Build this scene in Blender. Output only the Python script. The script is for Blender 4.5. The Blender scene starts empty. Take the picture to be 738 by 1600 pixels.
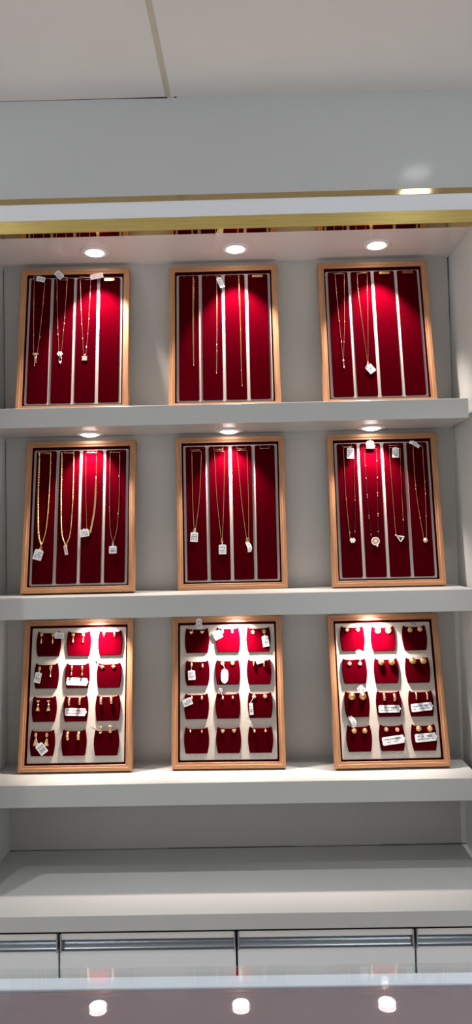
# Jewellery display wall: three lit shelves of velvet necklace and earring trays, a ledge with drawers
# below and the glass top of a showcase counter in front.  Units: metres, wall plane at y = 0.
import bpy, math, random
from mathutils import Matrix, Vector

random.seed(7)
scene = bpy.context.scene
COL = scene.collection
PI = math.pi

# ------------------------------------------------------------------ measured layout
X_LEFT, X_RIGHT = -0.5713, 0.5001
SHELF_DEPTH, SHELF_RIGHT = 0.1628, 0.4877
SHELVES = [(0.2453, 0.2880), (-0.1703, -0.1230), (-0.5707, -0.5233)]
SOFFIT_Z, SOFFIT_Y = 0.6581, -0.1975
LEDGE_TOP, LEDGE_BOTTOM, LEDGE_DEPTH = -0.7282, -0.7596, 0.3021
CEILING_Z, FLOOR_Z = 0.9485, -1.30
TRAY_W, TRAY_T = 0.2563, 0.024
SPOT_A, SPOT_B, SPOT_C, CEIL_E = 18.0, 10.0, 12.5, 25.0
WORLD_COL, WORLD_E = (0.95, 0.97, 1.0), 0.82
# tray: x, y of its lower front edge, lean, turn, height, z of its lower front edge
# necklace strands, pendants and tags in millimetres on the face of their tray (across, up)
TRAYS = [
 (-0.3886, -0.0951, 0.188, 0.0211, 0.3573, 0.2924),
 (-0.04, -0.0909, 0.1862, 0.0004, 0.3573, 0.2924),
 (0.3126, -0.0932, 0.1928, -0.0065, 0.3573, 0.2926),
 (-0.3808, -0.0972, 0.197, 0.0217, 0.3579, -0.1183),
 (-0.0321, -0.0411, 0.0448, 0.0045, 0.3579, -0.1219),
 (0.3239, -0.0763, 0.1433, -0.0052, 0.3579, -0.1196),
 (-0.3946, -0.0904, 0.1956, -0.0033, 0.3391, -0.5186),
 (-0.0488, -0.086, 0.1793, -0.0164, 0.3391, -0.519),
 (0.3159, -0.1012, 0.2279, 0.0174, 0.3391, -0.5179)]
NECKLACES = [
 {"tray":0,"l":[[-98.0,336.3],[-96.1,259.1],[-92.1,140.4]],"r":[[-72.2,333.4],[-76.7,235.6],[-83.7,140.2]],"style":"rose","beads":[[-96.0,270.7],[-74.3,270.2],[-78.6,184.2],[-93.5,190.1]],"label":"fine rose gold necklace with cross-shaped bow pendant on two bars, grey tag at its hook","pend":["bow",-87.6,130.7,14.9,34.8],"tag":[-80.1,328.3,19.9,12.9,-14,"plain"]},
 {"tray":0,"l":[[-43.9,332.9],[-41.1,258.0],[-33.3,140.3]],"r":[[-19.4,332.4],[-23.3,228.8],[-28.0,140.2]],"style":"rose","beads":[[-42.4,283.0],[-38.9,206.2],[-38.4,190.2],[-22.4,232.8],[-23.0,217.3],[-24.6,200.2]],"label":"rose gold beaded necklace with flower cluster and loop drop, white tag tilted over tray edge","pend":["cluster",-31.5,132.4,14.9,29.8],"tag":[-37.2,338.6,21.9,14.9,-48,"plain"]},
 {"tray":0,"l":[[11.0,334.1],[15.0,256.9],[23.6,138.0]],"r":[[36.2,329.5],[32.7,199.0],[28.8,137.9]],"style":"rose","beads":[[15.1,252.8],[17.1,214.8],[20.0,179.3],[34.1,227.6],[32.3,190.5],[29.4,156.5]],"label":"rose gold station necklace with square framed pendant and long pinkish tag","pend":["square",25.9,128.5,12.9,11.9],"tag":[51.6,333.3,30.8,12.9,12,"pink"]},
 {"tray":1,"l":[[-71.5,331.4],[-72.7,204.9],[-71.7,106.1]],"r":[[-69.3,331.4],[-70.6,204.8],[-70.6,106.1]],"style":"gold","beads":[[-70.4,325.5],[-71.2,106.1]],"label":"plain gold chain hanging as one straight strand, shortest in the middle upper tray"},
 {"tray":1,"l":[[-15.4,326.3],[-16.9,203.4],[-18.9,84.2]],"r":[[-14.3,326.3],[-15.3,203.4],[-17.9,84.2]],"style":"rose","beads":[[-16.5,193.1],[-17.0,154.6],[-17.2,140.0],[-18.4,85.3]],"label":"very thin rose gold chain with tiny beads and a bright white tag at its hook","tag":[-6.0,309.6,11.9,26.8,22,"plain"]},
 {"tray":1,"l":[[36.5,328.4],[38.2,196.2],[38.7,89.4],[39.5,51.8]],"r":[[38.1,328.4],[39.3,196.2],[39.2,89.4],[40.0,51.8]],"style":"gold","beads":[[37.4,320.8],[39.2,191.7],[38.7,90.5],[40.1,53.5]],"label":"straight gold chain reaching lowest of the three in the middle upper tray"},
 {"tray":2,"l":[[-88.1,326.6],[-84.2,207.2],[-81.5,155.9],[-79.6,110.9]],"r":[[-66.3,326.0],[-71.7,206.9],[-75.3,155.8],[-78.5,110.9]],"style":"rose","beads":[[-84.2,207.2],[-71.7,205.7],[-81.5,155.4],[-75.3,155.2],[-87.0,282.5],[-67.5,302.4]],"label":"gold necklace with round beads ending in two tiny dangling drops, no tag","pend":["drops",-79.1,99.8,6.0,22.4]},
 {"tray":2,"l":[[-36.0,325.0],[-35.5,275.2],[-28.6,171.4],[-24.2,102.7]],"r":[[-12.5,327.3],[-17.0,211.0],[-22.7,102.7]],"style":"gold","beads":[[-35.9,298.5],[-35.4,288.0],[-34.9,277.5]],"label":"fine gold necklace with tilted square white tag at the bottom, in the right upper tray","pend":["bail",-23.3,101.0,4.0,5.0],"tag":[-18.5,85.9,16.9,20.9,38,"emblem"]},
 {"tray":3,"l":[[-98.0,330.0],[-97.1,218.9],[-93.1,140.0],[-85.8,109.8]],"r":[[-71.2,329.4],[-72.1,218.3],[-75.8,149.4],[-83.5,113.1]],"style":"heavyL","beads":[],"label":"thick gold barrel link necklace with heavy left strand and white tag below","pend":["bail",-86.0,103.0,4.8,10.5],"tag":[-91.5,87.8,20.1,23.9,-16,"plain"]},
 {"tray":3,"l":[[-45.3,328.9],[-43.7,217.7],[-39.7,138.9],[-30.7,109.6]],"r":[[-17.4,328.3],[-16.7,217.2],[-20.2,138.5],[-27.9,111.5]],"style":"heavy","beads":[],"label":"thick gold rope link necklace with narrow pinkish tag seen edge-on","pend":["bail",-28.8,107.6,5.7,5.7],"tag":[-28.9,97.5,7.6,22.0,10,"pink"]},
 {"tray":3,"l":[[11.0,327.7],[13.4,226.5],[17.8,143.5]],"r":[[36.4,327.2],[36.1,271.2],[34.3,196.2],[25.6,137.5]],"style":"flat","beads":[],"label":"flat gold band necklace, short, with white tag turned sideways at the bottom","pend":["bail",23.7,137.5,5.7,6.7],"tag":[12.7,136.3,20.1,17.2,8,"plain"]},
 {"tray":3,"l":[[68.2,326.5],[68.6,215.4],[71.2,146.3],[77.4,114.0]],"r":[[90.7,326.0],[90.4,205.0],[86.5,146.0],[78.9,114.0]],"style":"dark","beads":[[68.9,195.5],[69.1,187.6],[89.5,270.1],[87.9,180.3]],"label":"thin dark beaded necklace with square white barcode tag at the bottom","pend":["bail",78.0,109.2,4.3,7.6],"tag":[78.2,96.1,17.2,17.2,0,"barcode"]},
 {"tray":4,"l":[[-90.1,323.7],[-90.0,211.4],[-87.7,140.5]],"r":[[-67.1,323.2],[-74.3,211.1],[-84.3,140.4]],"style":"gold","beads":[],"label":"fine gold necklace with white tag, first strip of the middle tray, shortest there","pend":["bail",-86.3,138.0,6.8,6.8],"tag":[-87.5,122.5,17.6,22.4,-4,"plain"]},
 {"tray":4,"l":[[-36.7,322.5],[-32.9,210.2],[-24.4,116.3]],"r":[[-13.1,322.0],[-16.8,209.8],[-22.0,116.3]],"style":"gold","beads":[],"label":"fine gold necklace with upright white tag hanging lowest in the middle tray","pend":["bail",-23.0,111.4,4.9,10.7],"tag":[-21.9,92.5,17.6,22.4,0,"plain"]},
 {"tray":4,"l":[[16.8,323.3],[25.4,199.1],[34.4,117.0]],"r":[[39.8,322.8],[41.2,208.6],[39.7,116.9]],"style":"gold","beads":[],"label":"fine gold necklace with narrow curled white tag, beside the empty fourth strip","pend":["bail",37.2,114.0,8.8,6.8],"tag":[38.8,97.5,10.7,25.4,8,"curl"]},
 {"tray":5,"l":[[-89.7,324.8],[-88.8,202.8],[-83.9,109.2]],"r":[[-66.4,321.7],[-68.6,202.4],[-72.2,124.5],[-74.8,109.1]],"style":"mixed","beads":[[-88.8,202.8],[-84.1,124.7],[-68.7,199.9],[-72.1,126.9]],"label":"gold and black bead necklace with small white crystal cluster pendant","pend":["gems",-78.3,105.8,13.6,12.6],"tag":[-75.2,310.4,16.5,25.2,-2,"plain"]},
 {"tray":5,"l":[[-41.2,321.1],[-40.2,211.6],[-38.1,157.7],[-34.1,113.0]],"r":[[-12.0,320.4],[-15.7,211.0],[-18.8,123.3],[-19.8,112.7]],"style":"black","beads":[[-40.2,281.0],[-40.2,251.1],[-39.7,211.6],[-39.6,205.7],[-38.3,162.6],[-38.1,156.7],[-35.7,118.8],[-13.4,292.9],[-14.1,251.5],[-15.5,216.0],[-15.8,209.1],[-17.0,167.0],[-17.3,162.1],[-18.7,125.7]],"label":"black beaded necklace with gold stations and round concentric ring pendant","pend":["disc",-26.1,103.2,18.4,19.4],"tag":[-28.1,329.9,16.5,17.4,0,"plain"]},
 {"tray":5,"l":[[17.3,322.3],[20.2,156.4],[22.2,115.7]],"r":[[42.4,319.1],[40.0,151.1],[38.8,114.4]],"style":"mixed","beads":[[20.1,155.5],[40.0,151.1]],"label":"gold and black necklace with open triangular pendant and upright white tag at hook","pend":["triangle",30.4,108.8,20.4,17.4],"tag":[29.7,309.4,15.5,23.3,-2,"plain"]},
 {"tray":5,"l":[[72.3,323.5],[73.5,223.8],[79.5,150.3],[84.9,107.6]],"r":[[95.0,322.9],[94.6,223.3],[92.8,150.0],[90.6,107.5]],"style":"gold","beads":[[73.9,231.2],[73.4,222.8],[79.3,155.1],[95.7,240.6],[94.6,223.3],[95.3,211.0],[93.5,159.7]],"label":"gold station necklace with one round white stone and curled tag at its hook","pend":["solitaire",88.0,103.2,11.6,11.6],"tag":[75.0,328.4,25.2,8.7,-24,"curl"]}]
PADS = {6: [[-70.2,283.0],[0.5,283.1],[73.8,283.1],[-72.3,210.3],[-0.6,209.7],[72.7,209.4],[-74.5,136.5],[-1.8,136.0],[71.4,136.4],[-75.7,62.1],[-3.8,61.9],[69.8,61.1]],
 7: [[-70.2,283.7],[1.6,284.6],[72.7,284.1],[-69.8,210.1],[0.6,211.0],[72.8,210.5],[-71.8,135.7],[-0.0,136.0],[73.5,136.3],[-72.1,60.9],[0.6,60.6],[72.9,60.6]],
 8: [[-71.8,284.1],[-0.8,282.5],[72.3,282.7],[-71.3,210.6],[1.3,209.7],[73.2,209.2],[-70.5,136.9],[1.3,136.0],[74.7,135.4],[-70.3,62.6],[3.0,62.6],[74.9,61.7]]}
EARRINGS = [
 {"tray":6,"typ":"belldrop","p":[-86.7,304.6],"w":9.3,"h":23.6,"label":"gold bell drop earring, left one, top row left pad, left earring tray","group":"gold earrings on the left earring tray"},
 {"tray":6,"typ":"belldrop","p":[-59.8,304.1],"w":9.3,"h":23.6,"label":"gold bell drop earring, right one, tagged, top row left pad, left earring tray","group":"gold earrings on the left earring tray","tag":[-44.7,302.7,21.4,13.6,0,"plain"]},
 {"tray":6,"typ":"belldrop","p":[-12.8,303.2],"w":9.3,"h":21.4,"label":"gold flower and bell drop earring, left one, top row middle pad, left earring tray","group":"gold earrings on the left earring tray"},
 {"tray":6,"typ":"belldrop","p":[11.4,302.8],"w":9.3,"h":21.4,"label":"gold flower and bell drop earring, right one, top row middle pad, left earring tray","group":"gold earrings on the left earring tray"},
 {"tray":6,"typ":"pearstud","p":[59.6,302.9],"w":8.6,"h":14.3,"label":"gold bright pear-shaped stud earring, left one, top row right pad, left earring tray","group":"gold earrings on the left earring tray"},
 {"tray":6,"typ":"pearstud","p":[84.5,302.4],"w":8.6,"h":14.3,"label":"gold bright pear-shaped stud earring, right one, top row right pad, left earring tray","group":"gold earrings on the left earring tray"},
 {"tray":6,"typ":"ovaldrop","p":[-87.9,227.2],"w":7.9,"h":23.6,"label":"gold oval teardrop earring, left one, tagged, second row left pad, left earring tray","group":"gold earrings on the left earring tray","tag":[-90.2,206.9,15.0,23.6,-8,"plain"]},
 {"tray":6,"typ":"ovaldrop","p":[-62.3,228.4],"w":7.9,"h":23.6,"label":"gold oval teardrop earring, right one, second row left pad, left earring tray","group":"gold earrings on the left earring tray"},
 {"tray":6,"typ":"bardrop","p":[-13.4,227.5],"w":7.1,"h":20.7,"label":"gold bar and bell drop earring, left one, second row middle pad, left earring tray","group":"gold earrings on the left earring tray"},
 {"tray":6,"typ":"bardrop","p":[10.9,226.4],"w":7.1,"h":20.7,"label":"gold bar and bell drop earring, right one, second row middle pad, left earring tray","group":"gold earrings on the left earring tray"},
 {"tray":6,"typ":"clover","p":[57.3,228.3],"w":10.7,"h":12.1,"label":"gold four-petal stud earring, left one, tagged, second row right pad, left earring tray","group":"gold earrings on the left earring tray","tag":[42.4,238.5,9.3,5.0,-50,"grey"]},
 {"tray":6,"typ":"clover","p":[83.2,229.1],"w":10.7,"h":12.1,"label":"gold four-petal stud earring, right one, second row right pad, left earring tray","group":"gold earrings on the left earring tray"},
 {"tray":6,"typ":"tierdrop","p":[-88.2,153.8],"w":10.0,"h":25.7,"label":"gold three-tier drop earring, left one, third row left pad, left earring tray","group":"gold earrings on the left earring tray"},
 {"tray":6,"typ":"tierdrop","p":[-64.5,153.4],"w":10.0,"h":25.7,"label":"gold three-tier drop earring, right one, third row left pad, left earring tray","group":"gold earrings on the left earring tray"},
 {"tray":6,"typ":"hoop","p":[-16.4,151.9],"w":6.4,"h":16.4,"label":"gold narrow hoop earring, left one, third row middle pad, left earring tray","group":"gold earrings on the left earring tray"},
 {"tray":6,"typ":"hoop","p":[7.9,152.8],"w":6.4,"h":16.4,"label":"gold narrow hoop earring, right one, third row middle pad, left earring tray","group":"gold earrings on the left earring tray"},
 {"tray":6,"typ":"hoop","p":[56.6,153.0],"w":7.9,"h":15.7,"label":"gold wide short hoop earring, left one, third row right pad, left earring tray","group":"gold earrings on the left earring tray"},
 {"tray":6,"typ":"hoop","p":[80.2,153.5],"w":7.9,"h":15.7,"label":"gold wide short hoop earring, right one, third row right pad, left earring tray","group":"gold earrings on the left earring tray"},
 {"tray":6,"typ":"tridrop","p":[-90.4,80.4],"w":8.6,"h":27.1,"label":"gold triangle drop earring, left one, tagged, bottom row left pad, left earring tray","group":"gold earrings on the left earring tray","tag":[-75.8,50.0,18.6,25.7,38,"barcode"]},
 {"tray":6,"typ":"tridrop","p":[-65.5,79.7],"w":8.6,"h":27.1,"label":"gold triangle drop earring, right one, bottom row left pad, left earring tray","group":"gold earrings on the left earring tray"},
 {"tray":6,"typ":"hoop","p":[-17.2,77.0],"w":8.6,"h":17.9,"label":"gold thick oval hoop earring, left one, bottom row middle pad, left earring tray","group":"gold earrings on the left earring tray"},
 {"tray":6,"typ":"hoop","p":[7.3,76.9],"w":8.6,"h":17.9,"label":"gold thick oval hoop earring, right one, bottom row middle pad, left earring tray","group":"gold earrings on the left earring tray"},
 {"tray":6,"typ":"curl","p":[56.1,88.9],"w":9.3,"h":15.0,"label":"gold curled open-wire earring, left one, tagged, bottom row right pad, left earring tray","group":"gold earrings on the left earring tray","tag":[42.4,92.1,16.4,2.9,-24,"plain"]},
 {"tray":6,"typ":"curl","p":[78.5,90.2],"w":9.3,"h":15.0,"label":"gold curled open-wire earring, right one, bottom row right pad, left earring tray","group":"gold earrings on the left earring tray"},
 {"tray":7,"typ":"heart","p":[-83.0,302.5],"w":10.0,"h":10.0,"label":"gold heart stud earring, left one, tagged, top row left pad, middle earring tray","group":"gold earrings on the middle earring tray","tag":[-65.5,322.8,13.6,22.1,6,"plain"]},
 {"tray":7,"typ":"heart","p":[-57.9,303.1],"w":10.0,"h":10.0,"label":"gold heart stud earring, right one, top row left pad, middle earring tray","group":"gold earrings on the middle earring tray"},
 {"tray":7,"typ":"bar","p":[-9.8,304.6],"w":7.1,"h":12.1,"label":"gold pearly bar stud earring, left one, tagged, top row middle pad, middle earring tray","group":"gold earrings on the middle earring tray","tag":[-21.4,295.6,19.3,18.6,28,"plain"]},
 {"tray":7,"typ":"bar","p":[12.5,304.6],"w":7.1,"h":12.1,"label":"gold pearly bar stud earring, right one, top row middle pad, middle earring tray","group":"gold earrings on the middle earring tray"},
 {"tray":7,"typ":"flower","p":[60.1,301.1],"w":10.0,"h":10.7,"label":"gold dark-centred flower stud earring, left one, top row right pad, middle earring tray","group":"gold earrings on the middle earring tray"},
 {"tray":7,"typ":"flower","p":[86.1,302.3],"w":10.0,"h":10.7,"label":"gold dark-centred flower stud earring, right one, tagged, top row right pad, middle earring tray","group":"gold earrings on the middle earring tray","tag":[89.0,279.6,15.0,25.0,8,"barcode"]},
 {"tray":7,"typ":"oval","p":[-82.8,228.9],"w":7.9,"h":12.9,"label":"gold leaf-tipped stud earring, left one, tagged, second row left pad, middle earring tray","group":"gold earrings on the middle earring tray","tag":[-82.7,205.6,16.4,21.4,3,"plain"]},
 {"tray":7,"typ":"oval","p":[-57.6,226.5],"w":7.9,"h":12.9,"label":"gold leaf-tipped stud earring, right one, second row left pad, middle earring tray","group":"gold earrings on the middle earring tray"},
 {"tray":7,"typ":"disc","p":[-11.3,231.1],"w":10.0,"h":10.0,"label":"gold pinkish disc stud earring, left one, tagged, second row middle pad, middle earring tray","group":"gold earrings on the middle earring tray","tag":[-6.8,202.5,17.1,32.8,-2,"ovaltag"]},
 {"tray":7,"typ":"disc","p":[12.2,231.4],"w":10.0,"h":10.0,"label":"gold pinkish disc stud earring, right one, second row middle pad, middle earring tray","group":"gold earrings on the middle earring tray"},
 {"tray":7,"typ":"hoop","p":[60.7,231.3],"w":5.0,"h":15.7,"label":"gold thin spike hoop earring, left one, tagged, second row right pad, middle earring tray","group":"gold earrings on the middle earring tray","tag":[75.2,238.7,20.0,16.4,18,"plain"]},
 {"tray":7,"typ":"hoop","p":[84.5,230.3],"w":5.0,"h":15.7,"label":"gold thin spike hoop earring, right one, second row right pad, middle earring tray","group":"gold earrings on the middle earring tray"},
 {"tray":7,"typ":"oval","p":[-82.7,154.9],"w":7.9,"h":11.4,"label":"gold small oval stud earring, left one, tagged, third row left pad, middle earring tray","group":"gold earrings on the middle earring tray","tag":[-92.3,146.0,21.4,16.4,20,"plain"]},
 {"tray":7,"typ":"oval","p":[-59.4,154.6],"w":7.9,"h":11.4,"label":"gold small oval stud earring, right one, third row left pad, middle earring tray","group":"gold earrings on the middle earring tray"},
 {"tray":7,"typ":"oval","p":[-11.5,153.9],"w":7.9,"h":10.7,"label":"gold amber oval stud earring, left one, tagged, third row middle pad, middle earring tray","group":"gold earrings on the middle earring tray","tag":[-16.6,170.7,9.3,8.6,15,"grey"]},
 {"tray":7,"typ":"oval","p":[11.4,154.5],"w":7.9,"h":10.7,"label":"gold amber oval stud earring, right one, third row middle pad, middle earring tray","group":"gold earrings on the middle earring tray"},
 {"tray":7,"typ":"disc","p":[59.9,155.8],"w":10.0,"h":10.0,"label":"gold rosy stone disc stud earring, left one, tagged, third row right pad, middle earring tray","group":"gold earrings on the middle earring tray","tag":[53.3,128.7,8.6,26.4,4,"barcode"]},
 {"tray":7,"typ":"disc","p":[85.4,156.1],"w":10.0,"h":10.0,"label":"gold rosy stone disc stud earring, right one, third row right pad, middle earring tray","group":"gold earrings on the middle earring tray"},
 {"tray":7,"typ":"oval","p":[-85.9,81.4],"w":5.7,"h":8.6,"label":"gold tiny seed stud earring, left one, bottom row left pad, middle earring tray","group":"gold earrings on the middle earring tray"},
 {"tray":7,"typ":"oval","p":[-59.8,80.4],"w":5.7,"h":8.6,"label":"gold tiny seed stud earring, right one, bottom row left pad, middle earring tray","group":"gold earrings on the middle earring tray"},
 {"tray":7,"typ":"heart","p":[-12.4,80.8],"w":10.7,"h":12.1,"label":"gold flower-shaped heart stud earring, left one, bottom row middle pad, middle earring tray","group":"gold earrings on the middle earring tray"},
 {"tray":7,"typ":"heart","p":[13.3,81.4],"w":10.7,"h":12.1,"label":"gold flower-shaped heart stud earring, right one, bottom row middle pad, middle earring tray","group":"gold earrings on the middle earring tray"},
 {"tray":7,"typ":"ball","p":[59.6,79.8],"w":7.9,"h":9.3,"label":"gold plain ball stud earring, left one, tagged, bottom row right pad, middle earring tray","group":"gold earrings on the middle earring tray","tag":[49.4,99.7,4.3,26.4,26,"plain"]},
 {"tray":7,"typ":"ball","p":[84.6,80.2],"w":7.9,"h":9.3,"label":"gold plain ball stud earring, right one, bottom row right pad, middle earring tray","group":"gold earrings on the middle earring tray"},
 {"tray":8,"typ":"diamond","p":[-83.8,304.1],"w":10.7,"h":10.7,"label":"gold kite-shaped square stud earring, left one, top row left pad, right earring tray","group":"gold earrings on the right earring tray"},
 {"tray":8,"typ":"diamond","p":[-58.5,303.9],"w":10.7,"h":10.7,"label":"gold kite-shaped square stud earring, right one, top row left pad, right earring tray","group":"gold earrings on the right earring tray"},
 {"tray":8,"typ":"flowerdisc","p":[-12.5,300.9],"w":15.0,"h":15.0,"label":"gold large bright domed stud earring, left one, top row middle pad, right earring tray","group":"gold earrings on the right earring tray"},
 {"tray":8,"typ":"flowerdisc","p":[12.4,301.0],"w":15.0,"h":15.0,"label":"gold large bright domed stud earring, right one, top row middle pad, right earring tray","group":"gold earrings on the right earring tray"},
 {"tray":8,"typ":"flowerdisc","p":[62.0,301.0],"w":12.1,"h":12.1,"label":"gold medium petal stud earring, left one, top row right pad, right earring tray","group":"gold earrings on the right earring tray"},
 {"tray":8,"typ":"flowerdisc","p":[85.1,302.2],"w":12.1,"h":12.1,"label":"gold medium petal stud earring, right one, tagged, top row right pad, right earring tray","group":"gold earrings on the right earring tray","tag":[72.3,314.5,14.3,5.0,-8,"grey"]},
 {"tray":8,"typ":"disc","p":[-82.7,227.3],"w":10.0,"h":11.4,"label":"gold small pink-gold disc stud earring, left one, second row left pad, right earring tray","group":"gold earrings on the right earring tray"},
 {"tray":8,"typ":"disc","p":[-58.7,226.8],"w":10.0,"h":11.4,"label":"gold small pink-gold disc stud earring, right one, tagged, second row left pad, right earring tray","group":"gold earrings on the right earring tray","tag":[-59.3,248.6,14.3,16.4,0,"plain"]},
 {"tray":8,"typ":"flowerball","p":[-10.6,229.0],"w":14.3,"h":14.3,"label":"gold large textured ball stud earring, left one, second row middle pad, right earring tray","group":"gold earrings on the right earring tray"},
 {"tray":8,"typ":"flowerball","p":[13.4,228.5],"w":14.3,"h":14.3,"label":"gold large textured ball stud earring, right one, second row middle pad, right earring tray","group":"gold earrings on the right earring tray"},
 {"tray":8,"typ":"flowerball","p":[62.3,230.5],"w":15.0,"h":15.0,"label":"gold large filigree ball stud earring, left one, second row right pad, right earring tray","group":"gold earrings on the right earring tray"},
 {"tray":8,"typ":"flowerball","p":[86.3,230.3],"w":15.0,"h":15.0,"label":"gold large filigree ball stud earring, right one, second row right pad, right earring tray","group":"gold earrings on the right earring tray"},
 {"tray":8,"typ":"dome","p":[-82.1,153.9],"w":15.0,"h":15.0,"label":"gold smooth peaked dome stud earring, left one, third row left pad, right earring tray","group":"gold earrings on the right earring tray"},
 {"tray":8,"typ":"dome","p":[-57.3,154.0],"w":15.0,"h":15.0,"label":"gold smooth peaked dome stud earring, right one, tagged, third row left pad, right earring tray","group":"gold earrings on the right earring tray","tag":[-60.0,169.0,15.7,16.4,38,"plain"]},
 {"tray":8,"typ":"hoop","p":[-9.0,151.7],"w":7.9,"h":15.7,"label":"gold square-edged hoop earring, left one, third row middle pad, right earring tray","group":"gold earrings on the right earring tray"},
 {"tray":8,"typ":"hoop","p":[14.3,150.6],"w":7.9,"h":15.7,"label":"gold square-edged hoop earring, right one, third row middle pad, right earring tray","group":"gold earrings on the right earring tray"},
 {"tray":8,"typ":"hoop","p":[63.3,152.1],"w":5.0,"h":15.7,"label":"gold slim curved hoop earring, left one, third row right pad, right earring tray","group":"gold earrings on the right earring tray"},
 {"tray":8,"typ":"hoop","p":[88.0,151.9],"w":5.0,"h":15.7,"label":"gold slim curved hoop earring, right one, third row right pad, right earring tray","group":"gold earrings on the right earring tray"},
 {"tray":8,"typ":"flowerdisc","p":[-81.4,79.6],"w":12.1,"h":12.1,"label":"gold knotted rosette stud earring, left one, tagged, bottom row left pad, right earring tray","group":"gold earrings on the right earring tray","tag":[-83.8,99.4,12.1,25.0,10,"curl"]},
 {"tray":8,"typ":"flowerdisc","p":[-57.6,79.1],"w":12.1,"h":12.1,"label":"gold knotted rosette stud earring, right one, bottom row left pad, right earring tray","group":"gold earrings on the right earring tray"},
 {"tray":8,"typ":"disc","p":[-9.2,81.2],"w":10.0,"h":11.4,"label":"gold small beaded disc stud earring, left one, bottom row middle pad, right earring tray","group":"gold earrings on the right earring tray"},
 {"tray":8,"typ":"disc","p":[15.5,80.1],"w":10.0,"h":11.4,"label":"gold small beaded disc stud earring, right one, bottom row middle pad, right earring tray","group":"gold earrings on the right earring tray"},
 {"tray":8,"typ":"flowerdisc","p":[63.6,81.3],"w":12.9,"h":14.3,"label":"gold coin rosette stud earring, left one, bottom row right pad, right earring tray","group":"gold earrings on the right earring tray"},
 {"tray":8,"typ":"flowerdisc","p":[88.7,80.7],"w":12.9,"h":14.3,"label":"gold coin rosette stud earring, right one, bottom row right pad, right earring tray","group":"gold earrings on the right earring tray"}]
PRICE_LABELS = [
 {"tray":6,"p":[-0.7,196.8],"w":47.8,"h":17.1,"rot":-3,"kind":"blue","label":"white printed price label lying across the second row middle pad, left earring tray"},
 {"tray":6,"p":[-2.4,129.2],"w":47.8,"h":17.1,"rot":-2,"kind":"red","label":"white printed price label lying across the third row middle pad, left earring tray"},
 {"tray":8,"p":[0.9,125.4],"w":47.8,"h":16.4,"rot":0,"kind":"plain","label":"white printed price label lying across the third row middle pad, right earring tray"},
 {"tray":8,"p":[74.4,127.7],"w":47.8,"h":17.9,"rot":5,"kind":"blue","label":"white printed price label lying across the third row right pad, right earring tray"},
 {"tray":8,"p":[4.7,57.8],"w":49.3,"h":17.9,"rot":7,"kind":"plain","label":"white printed price label lying across the bottom row middle pad, right earring tray"},
 {"tray":8,"p":[77.7,62.0],"w":47.8,"h":17.9,"rot":4,"kind":"plain","label":"white printed price label lying across the bottom row right pad, right earring tray"}]


# ------------------------------------------------------------------ materials
def new_mat(name):
    m = bpy.data.materials.new(name); m.use_nodes = True
    nt = m.node_tree
    return m, nt, nt.nodes['Principled BSDF']

def mat(name, col, rough=0.5, metal=0.0, vary=0.0, scale=40.0, bump=0.0, stretch=(1, 1, 1), coat=0.0, sheen=0.0,
        sheen_col=None, spec=None, emit=None, strength=0.0, trans=0.0, ior=1.5):
    m, nt, b = new_mat(name)
    b.inputs['Base Color'].default_value = (*col, 1)
    b.inputs['Roughness'].default_value = rough
    b.inputs['Metallic'].default_value = metal
    b.inputs['Coat Weight'].default_value = coat
    b.inputs['Coat Roughness'].default_value = 0.08
    b.inputs['IOR'].default_value = ior
    if spec is not None: b.inputs['Specular IOR Level'].default_value = spec
    if trans: b.inputs['Transmission Weight'].default_value = trans
    if sheen:
        b.inputs['Sheen Weight'].default_value = sheen
        b.inputs['Sheen Roughness'].default_value = 0.35
        b.inputs['Sheen Tint'].default_value = (*(sheen_col or col), 1)
    if emit:
        b.inputs['Emission Color'].default_value = (*emit, 1)
        b.inputs['Emission Strength'].default_value = strength
    if vary or bump:
        tc = nt.nodes.new('ShaderNodeTexCoord'); mp = nt.nodes.new('ShaderNodeMapping')
        mp.inputs['Scale'].default_value = stretch
        nz = nt.nodes.new('ShaderNodeTexNoise'); nz.inputs['Scale'].default_value = scale
        nz.inputs['Detail'].default_value = 5
        nt.links.new(tc.outputs['Object'], mp.inputs['Vector']); nt.links.new(mp.outputs['Vector'], nz.inputs['Vector'])
        if vary:
            rp = nt.nodes.new('ShaderNodeValToRGB')
            rp.color_ramp.elements[0].position = 0.3; rp.color_ramp.elements[1].position = 0.7
            rp.color_ramp.elements[0].color = (*[c * (1 - vary) for c in col], 1)
            rp.color_ramp.elements[1].color = (*[min(1, c * (1 + vary)) for c in col], 1)
            nt.links.new(nz.outputs['Fac'], rp.inputs['Fac']); nt.links.new(rp.outputs['Color'], b.inputs['Base Color'])
        if bump:
            bp = nt.nodes.new('ShaderNodeBump'); bp.inputs['Strength'].default_value = bump
            bp.inputs['Distance'].default_value = 0.001
            nt.links.new(nz.outputs['Fac'], bp.inputs['Height']); nt.links.new(bp.outputs['Normal'], b.inputs['Normal'])
    return m

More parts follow.
